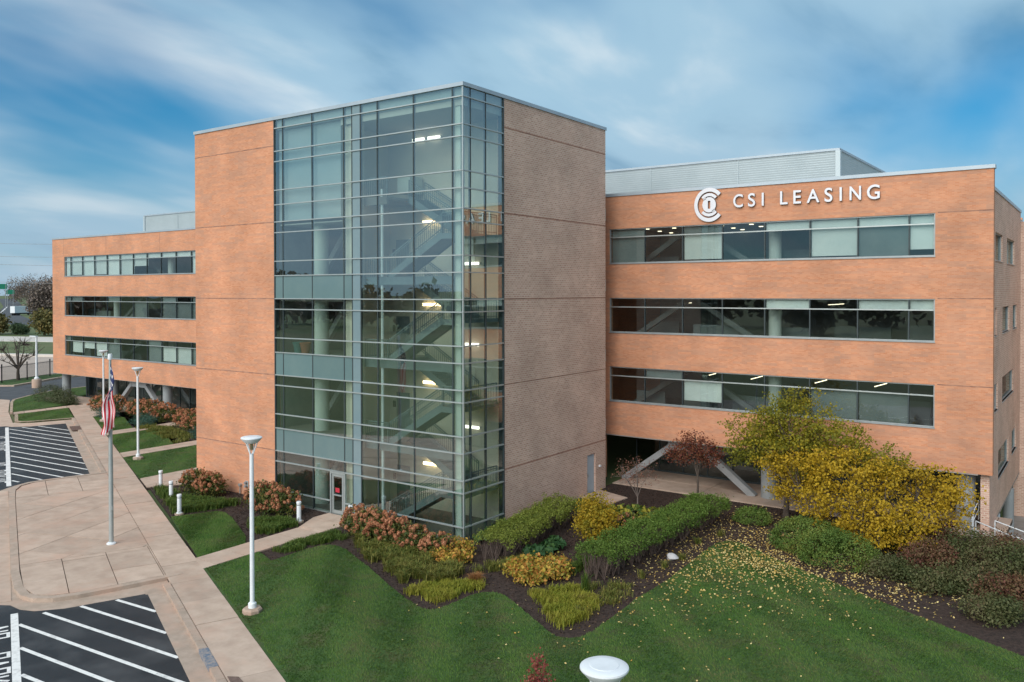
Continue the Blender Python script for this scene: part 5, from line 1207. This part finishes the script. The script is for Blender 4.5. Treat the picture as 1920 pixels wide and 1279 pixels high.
clumps('daylilies', 'strappy green leaves in the gap between the two hedges', 'daylilies', [(5.9,-.9),(6.5,-.6),(6.5,4.6),(6.0,4.6)], 30, 55, .36, .026, LM_lir, 43, .14, .8)
clumps('daylilies', 'thin olive groundcover between lime patch and long hedge', 'groundcover', [(6.9,-2.7),(8.6,-2.2),(9.4,-3.4),(9.4,-1.2),(8.8,-.6),(7.4,-2.0)], 30, 30, .22, .02, LM_lil, 44, .16, .8)
# mixed shrubs, lower right
for x, y, rx, h, m_, lb in ((17.2,6.3,.9,.7,LM_mix,'low green shrub beside the big boxwood at lower right'),(18.4,7.6,1.1,1.3,LM_mixr,'russet shrub in the thicket at lower right'),(19.6,9.0,1.3,1.5,LM_mix,'dull green shrub in thicket below the handrail'),(20.8,10.3,1.2,1.4,LM_mixr,'brownish red shrub right under the handrail'),(21.0,8.4,1.4,1.4,LM_mix,'green shrub with orange tips at right edge'),(18.2,10.4,1.1,1.5,LM_mixr,'bare reddish shrub between golden tree and round column'),(22.6,9.6,1.3,1.3,LM_mixr,'maroon shrub at the far right frame edge'),(18.9,5.6,.9,.7,LM_mix,'low grey green shrub at bottom of the right thicket'),(20.2,6.2,1.1,.9,LM_mix,'spreading green shrub lowest in the right thicket'),(16.7,10.9,.9,1.0,LM_box,'dark green shrub in shade under the golden tree'),(21.6,5.6,1.2,1.0,LM_mixr,'russet shrub nearest the lower right corner'),(23.0,6.8,1.3,1.1,LM_mix,'green shrub nearest the right edge above the lawn'),(21.2,3.6,1.0,.7,LM_mix,'lowest dull green shrub beside lawn at lower right')):
    shrub('thicket_shrub', lb, 'shrub', [(x,y,h*.5,rx,rx*.9,h*.62),(x+rx*.4,y+.3,h*.6,rx*.6,rx*.6,h*.5)], m_, 190, 26, .18, .10, (x,y), 'mixed shrubs at lower right', inner=.4)
# --- trees
def limb_tree(name, label, cat, base, h_fork, ells, ncl, per, crad, size, leafm, barkm, r0, seed, group=None, nl=7, up_bias=.3, inner=.35, aspect=.75, lean=(0,0), squash=.6, sub=26, zmin=.1):
    rng = np.random.default_rng(seed); t_ = thing(name, label, cat, (base[0],base[1],0), group)
    me_, C_ = crown_mesh('crown', ells, ncl, per, crad, size, leafm, rng, inner, zmin, up_bias, aspect, squash, .3)
    link('crown', me_, t_)
    b = Vector((base[0],base[1],-.06)); f_ = b+Vector((lean[0],lean[1],h_fork))
    tr = MB().tube([b, b.lerp(f_,.15)+Vector((.0,0,0)), b.lerp(f_,.6)+Vector((r0*.4,-r0*.3,0)), f_], [r0*1.35,r0,r0*.85,r0*.75], 10); tr.build('trunk', barkm, t_, True)
    br = MB(); tgt = C_[rng.choice(len(C_), min(nl, len(C_)), False)]
    ctr = np.mean([e_[:3] for e_ in ells], 0); nodes = []
    for q in tgt:
        q = Vector(q); m_ = f_.lerp(q,.5)+Vector((rng.normal()*.15,rng.normal()*.15,abs(rng.normal())*.25)); br.tube([f_-Vector((0,0,.1)), f_.lerp(m_,.5), m_, q], [r0*.6,r0*.42,r0*.3,r0*.1], 6, cap=False); nodes += [f_.lerp(m_,.6), m_, m_.lerp(q,.5)]
    for q in C_[rng.choice(len(C_), min(sub*nl//2, len(C_)), False)]:
        q = Vector(q); s_ = min(nodes, key=lambda n_: (n_-q).length); mid = s_.lerp(q,.5)+Vector(rng.normal(size=3)*.08); br.tube([s_, mid, q], [r0*.17,r0*.11,r0*.04], 4, cap=False)
    br.build('branches', barkm, t_)
    return t_
limb_tree('autumn_tree', 'tall yellow-green autumn tree in front of right wing windows', 'tree', (10.93,13.2), 2.2, [(11.3,13.0,5.2,2.3,1.6,1.75),(9.6,12.9,4.3,1.9,1.4,1.3),(13.3,12.7,4.3,2.3,1.6,1.3),(11.4,12.4,3.6,2.4,1.4,1.0),(15.4,12.4,3.5,1.8,1.4,1.0),(9.3,12.5,3.2,1.5,1.0,.8),(12.6,11.8,2.9,1.8,1.0,.8)], 580, 36, .20, .12, LM_tr1, M_bark, .15, 51, 'yellow autumn trees', nl=11)
limb_tree('autumn_tree', 'broad golden yellow autumn tree low at right corner', 'tree', (16.2,9.4), 1.5, [(14.6,10.2,3.5,2.3,1.6,1.0),(17.0,10.6,3.1,2.0,1.5,1.0),(12.6,11.2,3.1,1.9,1.3,.9),(15.2,8.9,2.3,2.3,1.3,1.0),(16.9,8.8,1.9,1.7,1.2,1.0),(18.6,11.6,2.7,1.5,1.2,1.0),(11.0,11.6,3.0,1.3,1.1,.8),(15.9,8.0,1.3,1.6,.8,.75),(13.2,10.2,2.0,1.6,1.0,.8),(17.9,10.2,1.9,1.4,1.1,.9),(14.3,9.0,1.3,1.5,.9,.8),(17.5,9.0,1.2,1.4,.9,.8),(19.0,11.2,2.1,1.1,.9,1.1),(12.0,10.9,1.9,1.4,.9,.8)], 640, 32, .19, .12, LM_tr2, M_bark, .13, 52, 'yellow autumn trees', nl=12)
limb_tree('maple', 'small dull red maple in front of the grey brace', 'tree', (5.9,13.5), 1.5, [(5.7,13.5,3.1,1.1,.9,.8),(5.0,13.4,2.6,.9,.8,.6),(6.5,13.5,2.5,.8,.8,.6)], 130, 26, .2, .10, LM_map, M_bark, .07, 53, nl=8)
limb_tree('sapling', 'nearly bare pinkish sapling beside the door pad', 'tree', (3.9,10.1), .8, [(3.9,10.1,2.1,1.4,1.2,.7),(3.6,10.1,1.7,1.5,1.2,.5)], 110, 6, .16, .075, LM_pink, M_pbark, .045, 54, nl=9, sub=30)
limb_tree('young_tree', 'young burgundy tree cut off by the bottom edge of lawn', 'tree', (12.0,-11.7), .4, [(12.0,-11.7,.6,.50,.50,.6),(12.0,-11.7,1.15,.30,.30,.5),(12.02,-11.7,1.65,.12,.12,.32)], 130, 15, .10, .075, LM_bur, M_bark, .03, 55, nl=7, sub=20)
limb_tree('bare_tree', 'bare spreading tree beside the iron fence at far left', 'tree', (-94.6,22.4), 1.6, [(-94.6,22.4,4.2,4.0,3.2,1.9)], 150, 1, .3, .05, LM_wood, M_bark, .22, 56, nl=12, sub=26, inner=.5)
limb_tree('autumn_tree', 'orange-brown tree peeping past the left end of building', 'tree', (-92.5,33.5), 1.5, [(-92.5,33.5,3.8,2.2,2.2,3.2)], 110, 22, .6, .45, LM_far1, M_bark, .2, 57, nl=6, sub=12)
# trees beyond the far road
rngB = np.random.default_rng(61)
bt = [(-233,77,7,LM_far1,'olive and rust tree at left frame edge beyond far road'),(-229,82,3.2,LM_far2,'low green tree beyond far road, below the lorry'),(-223.5,81.0,2.8,LM_far2,'second low green tree beyond far road'),(-213.6,82.2,7.2,LM_far1,'olive rust tree beyond far road, right of lorry'),(-210.5,84.5,7.6,LM_far1,'olive tree beyond far road touching the building edge'),(-206,87,7.6,LM_far2,'green tree beyond far road half hidden by building'),(-225,80,3.0,LM_far2,'shortest green tree beyond far road')]
for i, (x, y, h, m_, lb) in enumerate(bt):
    limb_tree('broadleaf_tree', lb, 'tree', (x,y), h*.25, [(x,y,h*.5,h*.55,h*.5,h*.48),(x+h*.3,y+h*.1,h*.4,h*.4,h*.4,h*.36)], 190, 14, h*.09, h*.10, m_, M_bark, .3, 70+i, 'trees beyond the far road', nl=6, sub=6, zmin=.0)
wd_ = [(-343,141.5,13.5),(-346,144,16.5),(-342,146,17.5),(-338,148,17.5),(-346,150,15),(-334,151,17),(-840,352,27),(-830,362,29),(-815,368,28),(-800,372,27),(-780,372,26),(-860,372,24),(-880,372,20)]
P_ = []
for x, y, h in wd_:
    C_, d_ = ellip_clumps([(x,y,h*.55,h*.36,h*.36,h*.45)], 210, rngB, .4); P_.append(np.repeat(C_,9,0)+rngB.normal(size=(210*9,3))*h*.06)
P_ = np.concatenate(P_); P_ = P_[P_[:,2]>-.2]
V, F = leaf_arrays(P_, .9, .2, .8, rng=rngB); tag(link('woodland', np_mesh('woodland', V, F, LM_wood)), 'brown and grey autumn woodland on the far left horizon', 'woodland', kind='stuff')
# woodland behind the viewpoint, seen mirrored in the glazing
P_ = []
for k in range(46):
    a = -math.pi*.98+k*.0667*1.0; r_ = 190+25*math.sin(k*1.7); x = -20+r_*math.cos(a)*1.4; y = -20+r_*math.sin(a); h = 13+5*math.sin(k*2.9)+3*math.sin(k*.7)
    C_, d_ = ellip_clumps([(x,y,h*.5,h*.75,h*.6,h*.5)], 90, rngB, .3); P_.append(np.repeat(C_,9,0)+rngB.normal(size=(810,3))*h*.08)
P_ = np.concatenate(P_); P_ = P_[P_[:,2]>-.2]
V, F = leaf_arrays(P_, 2.2, .2, .8, rng=rngB); tag(link('tree_belt', np_mesh('tree_belt', V, F, LM_wood)), 'dark belt of trees mirrored in the tower glass', 'woodland', kind='stuff')
